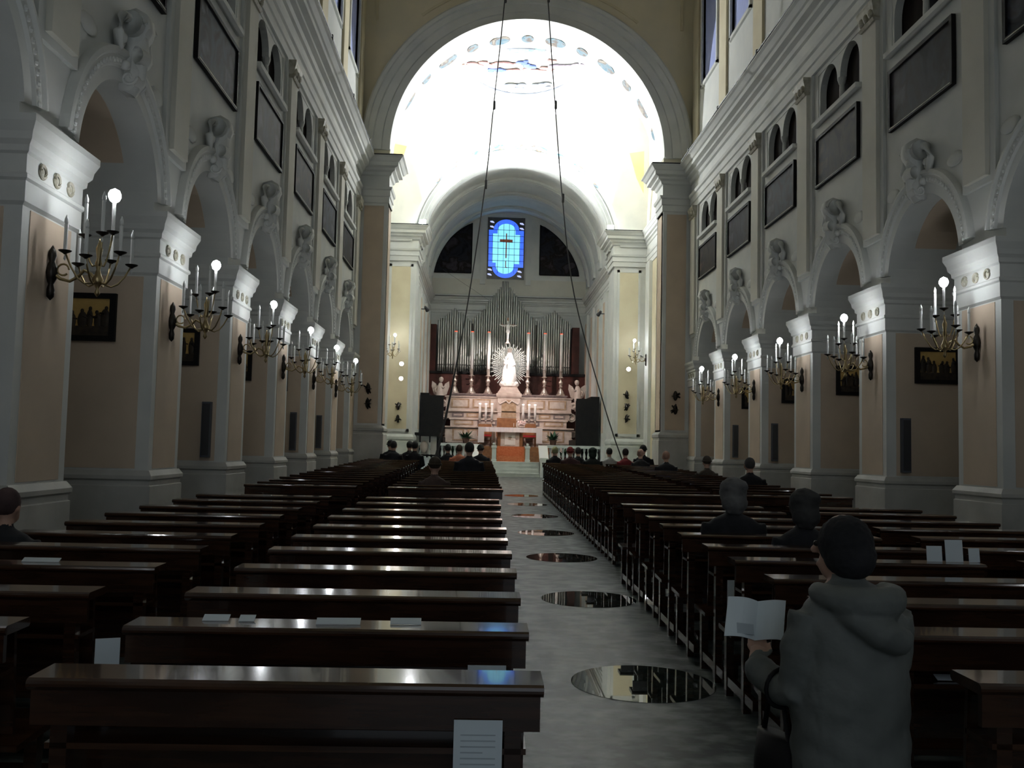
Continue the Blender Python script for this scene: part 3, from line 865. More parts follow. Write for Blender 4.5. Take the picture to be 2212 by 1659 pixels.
cyan = [(870,480),(760,480),(760,370)] + arc(560,360,190,135,0,180) + [(360,370),(360,460),(255,460),(250,1140),(335,1140),(335,1240)] + arc(540,1250,190,145,180,360) + [(735,1160),(860,1160)]
shape(cyan, -.045, -.034, 'cyan_glass', 'glass_cyan')
shape([(548,450),(574,450),(574,590),(700,595),(700,665),(574,660),(572,1030),(545,1030),(548,660),(415,655),(415,590),(548,590)], -.055, -.044, 'glass_cross', 'glass_brown')
shape([(545,1100),(565,1100),(565,1235),(600,1240),(600,1255),(545,1255)], -.055, -.044, 'glass_cross', 'glass_brown')
for (x, y) in ((240,185),(240,300),(900,215),(900,330),(210,1300),(205,1415),(870,1335),(865,1445)):
    shape([(x-48,y-22),(x+10,y-22),(x+45,y+10),(x+45,y+28),(x-5,y+22),(x-48,y+5)], -.03, -.02, 'corner_mark', 'glass_lilac')
for y in (370, 510, 650, 800, 945, 1090, 1240):
    shape([(165,y-5),(945,y+5),(945,y+14),(165,y+4)], -.062, -.05, 'lead_bar', 'lead')
for x in (255, 375, 500, 620, 740, 860):
    shape([(x-4,230 if 300 < x < 800 else 460),(x+4,230 if 300 < x < 800 else 460),(x+4,1390 if 300 < x < 800 else 1150),(x-4,1390 if 300 < x < 800 else 1150)], -.058, -.05, 'lead_bar', 'lead')
fr = MB()
for a, b, z0, z1 in ((-1.28, -1.02, -.35, 3.55), (1.02, 1.28, -.35, 3.55), (-1.28, 1.28, 3.3, 3.55)):
    fr.box(a, b, -.07, .02, z0, z1)
fr.build('window_surround', 'plaster_white', sg)
for s in (-1, 1):
    o = thing('lunette_painting', 'dark quarter-round canvas in the lunette on the %s of the blue window' % SIDE[s], 'painting', (XO, 47.585, 0), 0, 'quarter-round lunette canvases')
    pts = [(1.73, 10.49)] + [(3.84*cos(rad(a)), 9.62 + 3.84*sin(rad(a))) for a in [13.1 + (63.2-13.1)*i/14 for i in range(15)]]
    MB().extrude([(s*x, z) for x, z in pts], 1, -.03, 0).build('canvas', 'canvas_dark', o)
    rim = pts + [pts[0]]
    MB().tube([(s*x, -.03, z) for x, z in rim], .03, 6).build('frame', 'wood_black', o)

# ------------------------------------------------------------------ pipe organ
og = thing('pipe_organ', 'tall pipe organ of grey metal pipes above dark maroon panelling', 'organ', (XO, 46.9, 1.12))
def ptop(x):
    a = abs(x)
    if a < .16: return 9.9
    if a < 1.0: return 9.75 - (a-.16)*1.35
    if a < 1.65: return 8.60 - (a-1.0)*1.0
    if a < 2.45: return 7.95 + (a-1.65)*.75
    return 8.55 - (a-2.45)*.8
PM = {}
for i in range(-29, 30):
    x = i*.112
    h = ptop(x) - 5.35
    k = round(h, 1)
    if k not in PM:
        r_ = .050
        m_ = MB().lathe([(.014,0),(r_,.34),(r_,k),(r_*.9,k+.01)], n=10)
        m_.box(-.03, .03, -r_-.004, -r_+.01, .36, .42, 1)
        PM[k] = m_.mesh('organ_pipe', ['organ_pipe', 'lamp_body'], True)
    put('organ_pipe', PM[k], og, (x, -.05 - .10*(abs(x) < 1.0) - .10*(1.9 < abs(x) < 2.9), 5.35-1.12))
MB().box(-3.75, 4.12, -.35, .5, 0, 4.23).build('organ_case', 'wood_maroon', og)
for i in range(9):
    x = -3.4 + .9*i
    MB().box(x, x+.7, -.372, -.35, 2.95, 4.05).build('case_panel', 'wood_maroon', og)
MB().box(-3.75, 4.12, -.42, .1, 4.16, 4.28).build('case_rail', 'wood_black', og)
for s in (-1, 1):
    MB().box(s*3.36, s*3.72, -.3, .3, 4.28, 6.6).build('case_tower', 'wood_maroon', og)
    MB().box(s*1.55, s*1.62, -.12, -.04, 4.3, 6.7).build('pipe_rail', 'bronze', og)

# ------------------------------------------------------------------ presbytery platform, steps, balustrade
PZ = 1.12
m = MB().box(-4.0, 4.0, 40.2, 47.7, 0.3, PZ)
pf = struct(m.build('floor_presbytery', 'step_marble'), 'raised pale marble floor of the presbytery', 'floor')
z0 = fz(39.3)
st = thing('altar_steps', 'flight of pale marble steps from the aisle up to the presbytery', 'stairs', (0, 39.35, z0))
rise = (PZ-z0)/4
for i in range(4):
    MB().box(-1.25, 1.25, .26*i, .86, rise*i if i else -.05, rise*(i+1)-.012 if i < 3 else rise*4-.004).build('step', 'step_marble', st)
    MB().box(-1.27, 1.27, .26*i-.02, .26*i+.04, rise*(i+1)-.035, rise*(i+1)+.001).build('step_nosing', 'step_marble', st)
for s in (-1, 1):
    o = thing('stair_parapet', 'sloping white stone parapet on the %s of the altar steps' % SIDE[s], 'parapet', (s*1.42, 39.3, z0), 0, 'parapets of the altar steps')
    MB().extrude([(0,-.06),(1.15,-.06),(1.15,1.22),(.95,1.22),(.12,.66),(0,.66)], 0, -.13, .13).build('parapet_wall', 'step_marble', o)
    MB().extrude([(-.06,.64),(.14,.64),(.97,1.20),(1.2,1.20),(1.2,1.32),(.93,1.32),(.10,.78),(-.06,.78)], 0, -.19, .19).build('parapet_coping', 'statue_white', o)
    MB().box(-.16, .16, -.1, .16, -.06, .80).build('newel_block', 'step_marble', o)
    b = thing('balustrade', 'white stone balustrade with turned balusters, %s of the altar steps' % SIDE[s], 'balustrade', (s*2.75, 40.35, PZ), 0, 'presbytery balustrades')
    MB().box(-1.14, 1.14, -.12, .12, 0, .10).build('base_rail', 'step_marble', b)
    MB().box(-1.16, 1.16, -.15, .15, .62, .74).build('hand_rail', 'step_marble', b)
    bal = MB().lathe([(.06,.10),(.06,.14),(.03,.17),(.065,.28),(.05,.36),(.028,.46),(.05,.52),(.055,.62)], n=10).mesh('baluster', 'step_marble', True)
    for i in range(12):
        put('baluster', bal, b, (-1.0+.18*i, 0, 0))
# predella with its carpeted steps
pr = thing('altar_predella', 'stepped wooden platform under the altar table', 'platform', (0.08, 41.0, PZ))
for i, zz in enumerate((.22, .44, .64)):
    MB().box(-1.9+.1*i, 1.9-.1*i, .28*i, 3.3, .0 if i == 0 else (.22, .44)[i-1], zz).build('platform_step', 'wood_brown', pr)
cp = thing('stair_carpet', 'orange red carpet running up the predella steps', 'carpet', (0.08, 41.0, PZ))
prof = [(-.02,0),(-.02,.235),(.26,.235),(.26,.455),(.54,.455),(.54,.655),(1.0,.655),(1.0,.642),(.555,.642),(.555,.442),(.275,.442),(.275,.222),(-.005,.222),(-.005,0)]
MB().extrude(prof, 0, -.60, .60).build('carpet_runner', 'carpet_orange', cp)
for s in (-1, 1):
    o = thing('carpet_post', 'short white post beside the orange carpet on the %s' % SIDE[s], 'post', (0.08+s*.72, 40.85, PZ), 0, 'posts beside the carpet')
    MB().rectmould(-.09, .09, -.09, .09, [(.02,0),(.02,.08),(0,.1),(0,.56),(.025,.58),(.025,.66),(.0,.68)]).build('post_body', 'step_marble', o)
    MB().ball((0, 0, .73), .07, 10, 8).build('post_ball', 'step_marble', o, smooth=True)

# ------------------------------------------------------------------ altar table and what stands on and behind it
TZ0 = PZ + .64
tb = thing('altar_table', 'long altar table on a carved pedestal with a gilt emblem', 'table', (0.08, 42.7, TZ0))
MB().box(-1.30, 1.30, -.42, .42, .76, .84).build('table_top', 'altar_marble', tb)
MB().box(-.42, .42, -.3, .3, 0, .76).build('pedestal', 'altar_marble', tb)
for s in (-1, 1):
    MB().box(s*.42, s*.56, -.33, .33, 0, .76).build('pedestal_pilaster', 'wood_brown', tb)
MB().box(-.24, .24, -.32, -.30, .08, .70).build('front_panel', 'statue_white', tb)
MB().lathe([(.001,-.012),(.08,-.01),(.085,0),(.05,.008)], (0, -.33, .42), 14).build('gilt_emblem', 'brass', tb)
tc_ = thing('altar_cloth', 'white cloth over the altar table with hanging ends', 'tablecloth', (0.08, 42.7, TZ0+.842))
MB().box(-1.35, 1.35, -.46, .46, 0, .012).build('cloth_top', 'cloth_white', tc_)
fr = MB()
N_ = 40
for i in range(N_):
    a = -1.36+2.72*i/N_; b = -1.36+2.72*(i+1)/N_
    ya = -.462 - .012*sin(i*1.9); yb_ = -.462 - .012*sin((i+1)*1.9)
    fr.add([(a,ya,0.012),(b,yb_,0.012),(b,yb_-.01,-.20),(a,ya-.01,-.20)], [(0,1,2,3)])
    fr.add([(a,ya+.006,0.012),(b,yb_+.006,0.012),(b,yb_-.004,-.20),(a,ya-.004,-.20)], [(0,3,2,1)])
fr.build('cloth_front', 'cloth_white', tc_)
for s in (-1, 1):
    e = MB()
    for i in range(14):
        a = -.46+.92*i/14; b = -.46+.92*(i+1)/14
        xa = 1.36+.02*sin(i*1.7); xb = 1.36+.02*sin((i+1)*1.7)
        vs = [(s*xa,a,.012),(s*xb,b,.012),(s*(xb+.07),b,-.70),(s*(xa+.07),a,-.70)]
        vi = [(x-s*.02, y, z) for x, y, z in vs]
        e.add(vs + vi, [(0,1,2,3),(7,6,5,4),(0,3,7,4),(1,5,6,2),(3,2,6,7)])
    e.box(s*1.16, s*1.43, -.475, -.455, -.68, .012)
    e.build('cloth_end', 'cloth_white', tc_)
fl = thing('flower_arrangement', 'pale pink flowers in a low bowl lit on the altar table', 'flowers', (0.58, 42.55, TZ0+.855))
MB().lathe([(.06,0),(.15,.03),(.17,.09),(.14,.10)], n=14).build('bowl', 'silver_gilt', fl)
r_ = random.Random(3)
for i in range(26):
    a = r_.uniform(0, 2*pi); q = r_.uniform(0, .19)
    MB().ball((q*cos(a), q*sin(a), .13+r_.uniform(0,.17)), (.05,.05,.038), 7, 5).build('blossom', 'flower_pink', fl, smooth=True)
for i, x in enumerate((.16, .27)):
    o = thing('altar_candle', '%s of the thin candles beside the flowers on the altar' % ('outer', 'inner')[i], 'candle', (x+.08, 42.5, TZ0+.855), 0, 'thin candles on the altar table')
    MB().lathe([(.04,0),(.04,.015),(.012,.03),(.012,.05)], n=10).build('holder', 'brass', o)
    MB().lathe([(.010,.05),(.010,.20)], n=8).build('wax', 'candle_white', o)
def chair(label, x, w, hb):
    o = thing('celebrant_chair', label, 'chair', (x, 43.75, TZ0-.0), 0, 'chairs behind the altar table')
    MB().box(-w/2, w/2, -.25, .25, .40, .46).build('seat_frame', 'wood_brown', o)
    MB().box(-w/2+.03, w/2-.03, -.27, .22, .46, .53).build('seat_cushion', 'cloth_red', o)
    MB().box(-w/2, w/2, .22, .28, .46, hb).build('backrest', 'wood_brown', o)
    MB().box(-w/2+.05, w/2-.05, .205, .222, .56, hb-.10).build('back_cushion', 'wood_brown', o)
    for a in (-1, 1):
        for b in (-1, 1):
            MB().box(a*(w/2-.03)-.03, a*(w/2-.03)+.03, b*.22-.03, b*.22+.03, 0, .40).build('leg', 'wood_brown', o)
        MB().box(a*w/2-.03, a*w/2+.03, -.25, .25, .66, .71).build('armrest', 'wood_brown', o)
        MB().box(a*w/2-.025, a*w/2+.025, -.24, -.19, .46, .66).build('arm_post', 'wood_brown', o)
chair('tall wooden celebrant chair behind the middle of the altar table', -.05, .9, 1.32)
chair('low red-cushioned chair behind the left half of the altar table', -1.05, .62, 1.02)
chair('low red-cushioned chair behind the right half of the altar table', 1.0, .62, 1.08)

# ------------------------------------------------------------------ high altar
ha = thing('high_altar', 'wide baroque marble high altar with stepped inlaid tiers', 'altar', (0.05, 44.9, PZ))
def tier(hw, d, z0, z1, name, mt, ov=0.0):
    MB().rectmould(-hw, hw, -d, .9, [(0,z0),(0,z1-.08),(ov,z1-.06),(ov,z1-.01),(0,z1)] if ov else [(0,z0),(0,z1)]).build(name, mt, ha)
tier(2.80, .60, 0, .80-.0, 'altar_base', 'altar_marble', .03)
tier(2.95, .66, .80, 1.55, 'mensa_block', 'altar_marble', .10)
tier(2.72, .52, 1.55, 1.92, 'lower_gradine', 'altar_marble', .06)
tier(2.86, .42, 1.92, 2.30, 'middle_gradine', 'altar_marble', .10)
tier(2.95, .32, 2.30, 2.98, 'upper_gradine', 'altar_marble', .06)
tier(2.72, .40, 2.98, 3.10, 'top_slab', 'altar_dark', .04)
for s in (-1, 1):
    for x, w, z0_, z1_, y in ((.62,.5,.88,1.42,-.675),(1.28,.62,.88,1.42,-.675),(2.06,.55,.88,1.42,-.675),(.55,.9,1.62,1.84,-.532),(1.65,.9,1.62,1.84,-.532),
                             (.75,.55,1.98,2.18,-.432),(1.42,.55,1.98,2.18,-.432),(2.10,.55,1.98,2.18,-.432),(.85,.85,2.42,2.84,-.332),(1.85,.85,2.42,2.84,-.332)):
        MB().box(s*x, s*(x+w), y-.014, y+.02, z0_, z1_).build('inlaid_panel', 'altar_inlay' if (x*10) % 2 < 1 else 'altar_dark', ha)
        MB().rectmould(min(s*(x+.08), s*(x+w-.08)), max(s*(x+.08), s*(x+w-.08)), y-.022, y-.01, [(0,z0_+.06),(.0,z1_-.06)]).build('inlay_centre', 'altar_marble', ha)
    for z, r_, x in ((2.06,.20,2.98), (1.30,.17,3.06), (2.62,.17,3.06), (.95,.14,2.95)):
        v = MB()
        v.tube([(s*x, -.34, z), (s*x, .1, z)], r_, 16)
        v.tube([(s*x+r_*.55*cos(t), -.36, z+r_*.55*sin(t)) for t in [i*.6 for i in range(11)]], .03, 6)
        v.build('end_volute', 'altar_marble', ha, smooth=False)
MB().rectmould(-.52, .52, -.50, .3, [(0,1.92),(0,2.9),(.05,2.95),(.08,3.02),(.08,3.12),(.0,3.16)]).build('tabernacle', 'altar_marble', ha)
MB().extrude([(-.34,2.0),(.34,2.0),(.34,2.55)] + [(.34*cos(rad(a)), 2.55+.28*sin(rad(a))) for a in range(15, 166, 15)] + [(-.34,2.55)], 1, -.52, -.49).build('tabernacle_door', 'altar_inlay', ha)
sw_ = MB()
for s in (-1, 1):
    sw_.tube([(0,-.53,2.66),(s*.14,-.54,2.78),(s*.28,-.54,2.70),(s*.42,-.53,2.62),(s*.50,-.53,2.72)], [.03,.04,.035,.03,.02], 8)
sw_.build('tabernacle_swag', 'statue_stone', ha, smooth=True)
MB().rectmould(-.48, .48, -.35, .35, [(.05,3.10),(.05,3.2),(0,3.26),(-.10,3.44),(-.06,3.50)]).build('statue_plinth', 'altar_marble', ha)

# angels at the two ends of the altar
for s in (-1, 1):
    o = thing('angel_figure', 'small stone angel perched on the %s end of the high altar' % SIDE[s], 'statue', (0.05+s*3.24, 44.75, PZ+2.42), 0, 'angels on the high altar ends')
    b = MB()
    b.tube([(0,0,.30),(s*.03,0,.62),(s*.02,0,.98),(-s*.01,0,1.16)], [.15,.19,.16,.07], 12)
    b.ball((-s*.03,-.02,1.30), (.10,.11,.125), 12, 9)
    b.ball((-s*.03,-.13,1.29), (.018,.02,.025), 6, 5)
    b.tube([(s*.02,-.05,1.0),(-s*.16,-.16,.92),(-s*.28,-.14,1.05)], [.06,.05,.035], 8)
    b.tube([(s*.10,-.02,1.0),(s*.24,-.05,.85),(s*.20,-.16,.70)], [.06,.05,.035], 8)
    b.tube([(0,-.02,.40),(-s*.12,-.14,.25),(-s*.16,-.10,.02)], [.11,.08,.05], 8)
    b.tube([(s*.05,-.02,.40),(-s*.02,-.16,.20),(-s*.10,-.14,-.05)], [.11,.08,.05], 8)
    b.build('angel_body', 'statue_stone', o, smooth=True)
    for q in (-1, 1):
        MB().extrude([(q*.04,.75),(q*.20,1.12),(q*.40,1.25),(q*.42,1.0),(q*.30,.62),(q*.12,.55)], 1, .12, .17).build('wing', 'statue_stone', o)
    MB().ball((-s*.03,.02,1.34), (.11,.11,.11), 10, 8).build('hair', 'statue_stone', o, smooth=True)

# lit statue with its ring of rays
su = thing('altar_statue', 'brightly lit white robed statue with crown and sunburst above the altar', 'statue', (0.05, 44.85, PZ+3.50))
b = MB()
b.tube([(0,0,0),(0,0,.25),(.02,0,.6),(.03,0,.95),(.02,0,1.2),(0,0,1.33),(0,0,1.42)], [.30,.27,.22,.20,.19,.11,.06], 16)
b.ball((0,-.01,1.50), (.085,.095,.115), 14, 10)
b.ball((0,-.105,1.49), (.014,.018,.022), 6, 5)
b.tube([(.15,-.02,1.25),(.25,-.10,1.02),(.12,-.22,.95)], [.07,.065,.04], 8)
b.tube([(-.14,-.02,1.25),(-.24,-.10,1.05),(-.16,-.20,1.12)], [.07,.065,.045], 8)
b.build('robed_figure', 'statue_white', su, smooth=True)
c = MB()
c.tube([(-.17,-.20,1.02),(-.17,-.18,1.22)], [.075,.065], 10); c.ball((-.17,-.19,1.33), (.06,.06,.075), 10, 8)
c.tube([(-.17,-.22,1.05),(-.20,-.28,.86)], [.045,.03], 8); c.tube([(-.2,-.22,1.2),(-.3,-.26,1.26)], [.03,.02], 8)
c.build('child_figure', 'statue_white', su, smooth=True)
v = MB()
v.tube([(0,.07,1.60),(.06,.09,1.3),(.14,.10,.8),(.24,.10,.2)], [.10,.14,.16,.14], 10)
v.tube([(0,.07,1.60),(-.06,.09,1.3),(-.14,.10,.8),(-.24,.10,.2)], [.10,.14,.16,.14], 10)
v.build('veil', 'statue_white', su, smooth=True)
cr = MB().lathe([(.075,0),(.085,.05),(.11,.16),(.06,.15),(.05,.03)], (0,0,1.60), 14)
for i in range(8):
    cr.ball((.10*cos(i*pi/4), .10*sin(i*pi/4), 1.77), .02, 6, 5)
cr.build('crown', 'silver_gilt', su)
cl = MB()
for i in range(9):
    a = pi + pi*i/8
    cl.ball((.36*cos(a), .26*sin(a)*.6, .08+.05*(i % 2)), (.12,.10,.10), 8, 6)
cl.build('cloud_base', 'statue_white', su, smooth=True)
for i in range(60):
    a = 2*pi*i/60
    L = .93 if i % 2 else .80
    y = .20
    c_, s_ = cos(a), sin(a)
    n_ = Vector((-s_, 0, c_))
    p0 = Vector((c_*.28, y, 1.0 + s_*.40)); p1 = Vector((c_*L, y, 1.0 + s_*L*1.12))
    w0, w1 = .010, .022
    vs = []
    for dy in (-.006, .006):
        for p, w_ in ((p0, w0), (p1, w1)):
            vs += [p + n_*w_ + Vector((0, dy, 0)), p - n_*w_ + Vector((0, dy, 0))]
    MB().add(vs, [(0,1,3,2),(4,6,7,5),(0,2,6,4),(1,5,7,3),(2,3,7,6),(0,4,5,1)]).build('ray', 'ray_silver', su)

# hanging crucified figure above the statue
hc = thing('hanging_crucifix', 'white lit crucified figure hanging above the altar statue', 'crucifix', (-.08, 44.3, 6.70))
MB().box(-.035, .035, .06, .10, 0, 1.12).build('cross_post', 'wood_brown', hc)
MB().box(-.44, .44, .06, .10, .74, .80).build('cross_arm', 'wood_brown', hc)
b = MB()
b.tube([(0,0,.06),(0,-.03,.28),(.01,0,.44)], [.035,.05,.075], 10)
b.tube([(.01,0,.40),(0,0,.56),(0,0,.72),(0,0,.80)], [.09,.085,.11,.05], 12)
for s in (-1, 1):
    b.tube([(s*.08,0,.74),(s*.24,.0,.72),(s*.42,.03,.77)], [.05,.042,.025], 8)
b.ball((-.02,-.03,.88), (.06,.065,.08), 10, 8)
b.build('corpus', 'statue_white', hc, smooth=True)
MB().ball((0,-.01,.45), (.11,.09,.08), 10, 8).build('loincloth', 'statue_white', hc, smooth=True)
MB().lathe([(.13,-.06),(.10,-.02),(.05,.05),(.05,.10),(.08,.12)], (0,.02,-.05), 12).build('foot_block', 'statue_stone', hc)
MB().tube([(0,.08,1.10),(-.9,.6,2.0),(-3.2,1.5,3.6)], .006, 5).build('suspension_wire', 'cable', hc)

# candlesticks on the altar
def candlestick(x, label, i):
    o = thing('tall_candlestick', label, 'candlestick', (x, 44.85, PZ+3.10), 0, 'six tall candlesticks on the high altar')
    f_ = MB()
    f_.lathe([(.21,.0),(.21,.04),(.17,.08),(.15,.16),(.08,.30),(.05,.36)], n=12)
    for k in range(3):
        a = 2*pi*k/3+.4
        f_.ball((.17*cos(a), .17*sin(a), .05), (.06,.06,.06), 8, 6)
    f_.build('foot', 'silver_gilt', o, smooth=True)
    MB().lathe([(.045,.36),(.09,.42),(.06,.48),(.105,.58),(.11,.64),(.055,.72),(.045,.78)], n=12).build('knop', 'silver_gilt', o, smooth=True)
    MB().lathe([(.045,.78),(.12,.84),(.15,.86),(.10,.88),(.075,.90),(.08,1.18)], n=14).build('drip_pan', 'silver_gilt', o, smooth=True)
    MB().lathe([(.072,1.18),(.072,2.93)], n=14).build('candle', 'candle_white', o, smooth=True)
    MB().lathe([(.074,2.93),(.07,2.965),(.03,2.97)], n=14).build('candle_cap', 'red_tip', o)
for i, x in enumerate((-2.52, -1.74, -.95, .93, 1.72, 2.50)):
    candlestick(x, 'tall altar candlestick with long white candle, %s from the left of the six' % ORD[i], i)
for i, x in enumerate((-1.30, -1.02, -.74, .72, 1.0, 1.28)):
    o = thing('small_candlestick', 'short white altar candle, %s from the left of the six small ones' % ORD[i], 'candlestick', (x, 44.28, PZ+1.55), 0, 'six short candles on the altar gradine')
    MB().lathe([(.09,0),(.09,.03),(.03,.07),(.025,.22),(.06,.26),(.07,.28),(.03,.29)], n=12).build('foot', 'silver_gilt', o, smooth=True)
    MB().lathe([(.055,.29),(.055,1.05)], n=12).build('candle', 'candle_white', o, smooth=True)
    MB().lathe([(.057,1.05),(.05,1.085),(.02,1.09)], n=12).build('candle_cap', 'candle_tip', o)

# ------------------------------------------------------------------ choir stalls, display table, plants
for s in (-1, 1):
    o = thing('choir_stall', 'black wooden choir stalls against the %s chancel wall' % SIDE[s], 'choir stall', (s*3.62, 42.35, PZ))
    MB().box(s*.12, s*.20, -1.7, 1.8, 0, 2.72).build('tall_back', 'wood_black', o)
    MB().box(-s*.16, s*.22, -1.75, 1.8, 2.70, 2.86).build('canopy', 'wood_black', o)
    MB().box(-s*.45, s*.12, -1.7, 1.8, .42, .50).build('bench', 'wood_black', o)
    for i in range(4):
        MB().box(-s*.50, s*.12, -1.7+i*1.0, -1.62+i*1.0, 0, 2.0 if i in (0,) else 1.1).build('divider', 'wood_black', o)
    MB().box(-s*.75, -s*.68, -1.7, 1.8, 0, 1.0).build('front_desk', 'wood_black', o)
    MB().box(-s*.78, s*.21, -1.78, -1.70, 0, 2.76).build('end_panel', 'wood_black', o)
    MB().box(-s*.72, s*.20, -.95, -.88, 0, 2.72).build('end_panel', 'wood_black', o)
dt = thing('display_table', 'dark-topped stand with white panels before the left chancel pier', 'table', (-3.55, 39.3, fz(39.3)))
MB().box(-.66, .66, -.35, .35, 1.62, 1.74).build('table_top', 'wood_black', dt)
for a in (-1, 1):
    for b in (-1, 1):
        MB().box(a*.58-.05, a*.58+.05, b*.28-.04, b*.28+.04, 0, 1.62).build('leg', 'wood_black', dt)
for i, x in enumerate((-.40, .02, .42)):
    MB().box(x-.17, x+.17, .20, .23, .85, 1.6).build('white_panel', 'statue_white', dt)
MB().box(-.6, .6, -.3, .3, .78, .84).build('lower_shelf', 'wood_black', dt)
MB().ball((.0,-.05,1.15), (.16,.12,.26), 12, 9).build('framed_relief', 'statue_stone', dt, smooth=True)
leaf = MB().add([(0,0,0),(.035,.10,.01),(0,.26,-.02),(-.035,.10,.01)], [(0,1,2,3)]).mesh('leaf', 'leaf_green')
def plant(label, loc, n, sp, seed, pot=True):
    o = thing('potted_plant', label, 'plant', loc, 0, 'green plants round the presbytery')
    if pot:
        MB().lathe([(.11,0),(.15,.20),(.165,.20),(.165,.24),(.13,.23)], n=14).build('pot', 'terracotta', o)
    r_ = random.Random(seed)
    for i in range(n):
        l = put('leaf', leaf, o, (r_.uniform(-.05,.05), r_.uniform(-.05,.05), .22))
        l.rotation_euler = (r_.uniform(.0, 1.25), 0, r_.uniform(0, 2*pi))
        k = sp*r_.uniform(.9, 1.6); l.scale = (k*1.3, k, k)
plant('green leafy plant on the %s balustrade beside the altar steps' % 'left', (-1.85, 40.33, PZ+.74-.02), 34, 1.2, 1)
plant('green leafy plant on the %s balustrade beside the altar steps' % 'right', (1.85, 40.33, PZ+.74-.02), 34, 1.2, 2)
plant('dark green bush at the left end of the presbytery by the stand', (-2.45, 41.6, PZ), 40, 1.5, 3)
plant('dark green bush beside the right choir stalls', (2.45, 41.6, PZ), 40, 1.5, 4)

# ------------------------------------------------------------------ lamps and small bronzes on the piers
def lamp(label, loc, glow, rz=0.0):
    o = thing('spot_lamp', label, 'lamp', loc, rz, 'spot lamps on the chancel piers')
    MB().tube([(0,.16,0),(0,-.02,0)], [.05,.085], 14).build('housing', 'lamp_body', o)
    MB().ball((0,-.03,0), (.075,.03,.075), 12, 8).build('lens', glow, o, smooth=True)
    MB().box(-.015, .015, .12, .36, -.015, .015).build('bracket', 'lamp_body', o)
lamp('white spot lamp on the left chancel pier below the sconce', (-4.34, 36.62, 4.85), 'lamp_glow')
lamp('pinkish spot lamp on the left chancel pier, lowest of its two lamps', (-4.34, 36.62, 4.28), 'lamp_glow_pink')
lamp('white spot lamp on the right chancel pier', (4.46, 36.62, 4.86), 'lamp_glow')
for s in (-1, 1):
    o = thing('spot_lamp', 'spot lamp high on the %s chancel pilaster, turned to the altar' % SIDE[s], 'lamp', (s*3.62, 39.35, 7.4), 0, 'altar spot lamps on the chancel pilasters')
    MB().tube([(s*.05,-.10,.08),(-s*.05,.08,-.05)], [.05,.085], 14).build('housing', 'lamp_body', o)
    MB().box(s*.02, s*.22, -.02, .02, -.02, .02).build('bracket', 'lamp_body', o)
for s in (-1, 1):
    o = thing('flood_lamp', 'blinding flood lamp standing on the %s chancel pier cornice' % SIDE[s], 'lamp', (s*3.70, 36.85, 10.32), 0, 'flood lamps on the chancel cornice')
    MB().box(-.14, .14, -.02, .06, .03, .26).build('housing', 'lamp_body', o)
    MB().box(-.12, .12, -.045, -.02, .05, .24).build('lens', 'lamp_glow', o)
    MB().box(-.03, .03, -.02, .06, 0, .04).build('foot', 'lamp_body', o)
def bronze(label, x, y, z, seed):
    o = thing('bronze_plaque', label, 'plaque', (x, y, z), 0, 'small bronzes on the arch piers')
    r_ = random.Random(seed)
    MB().lathe([(.02,-.02),(.10,-.015),(.11,.0),(.04,.01)], n=12).build('plaque_boss', 'bronze', o)
    b = MB()
    b.ball((0,-.03,0), (.07,.03,.15), 10, 8)
    for k in range(4):
        a = r_.uniform(0, 2*pi)
        b.tube([(0,-.03,0), (.15*cos(a), -.04, .17*sin(a))], [.035,.02], 6)
    b.build('bronze_figure', 'bronze', o, smooth=True)
for k, (x, y, z, l) in enumerate(((-4.56,28.08,3.36,'upper bronze ornament on the left triumphal arch pier'), (-4.56,28.08,2.92,'lower bronze ornament on the left triumphal arch pier'),
        (4.56,28.08,3.36,'upper bronze ornament on the right triumphal arch pier'), (4.56,28.08,2.95,'lower bronze ornament on the right triumphal arch pier'),
        (-4.45,36.93,3.22,'upper bronze ornament on the left chancel pier'), (-4.45,36.93,2.75,'lower bronze ornament on the left chancel pier'),
        (4.45,36.93,3.88,'top bronze ornament on the right chancel pier'), (4.45,36.93,3.40,'middle bronze ornament on the right chancel pier'), (4.45,36.93,2.95,'bottom bronze ornament on the right chancel pier'))):
    bronze(l, x, y, z, k)
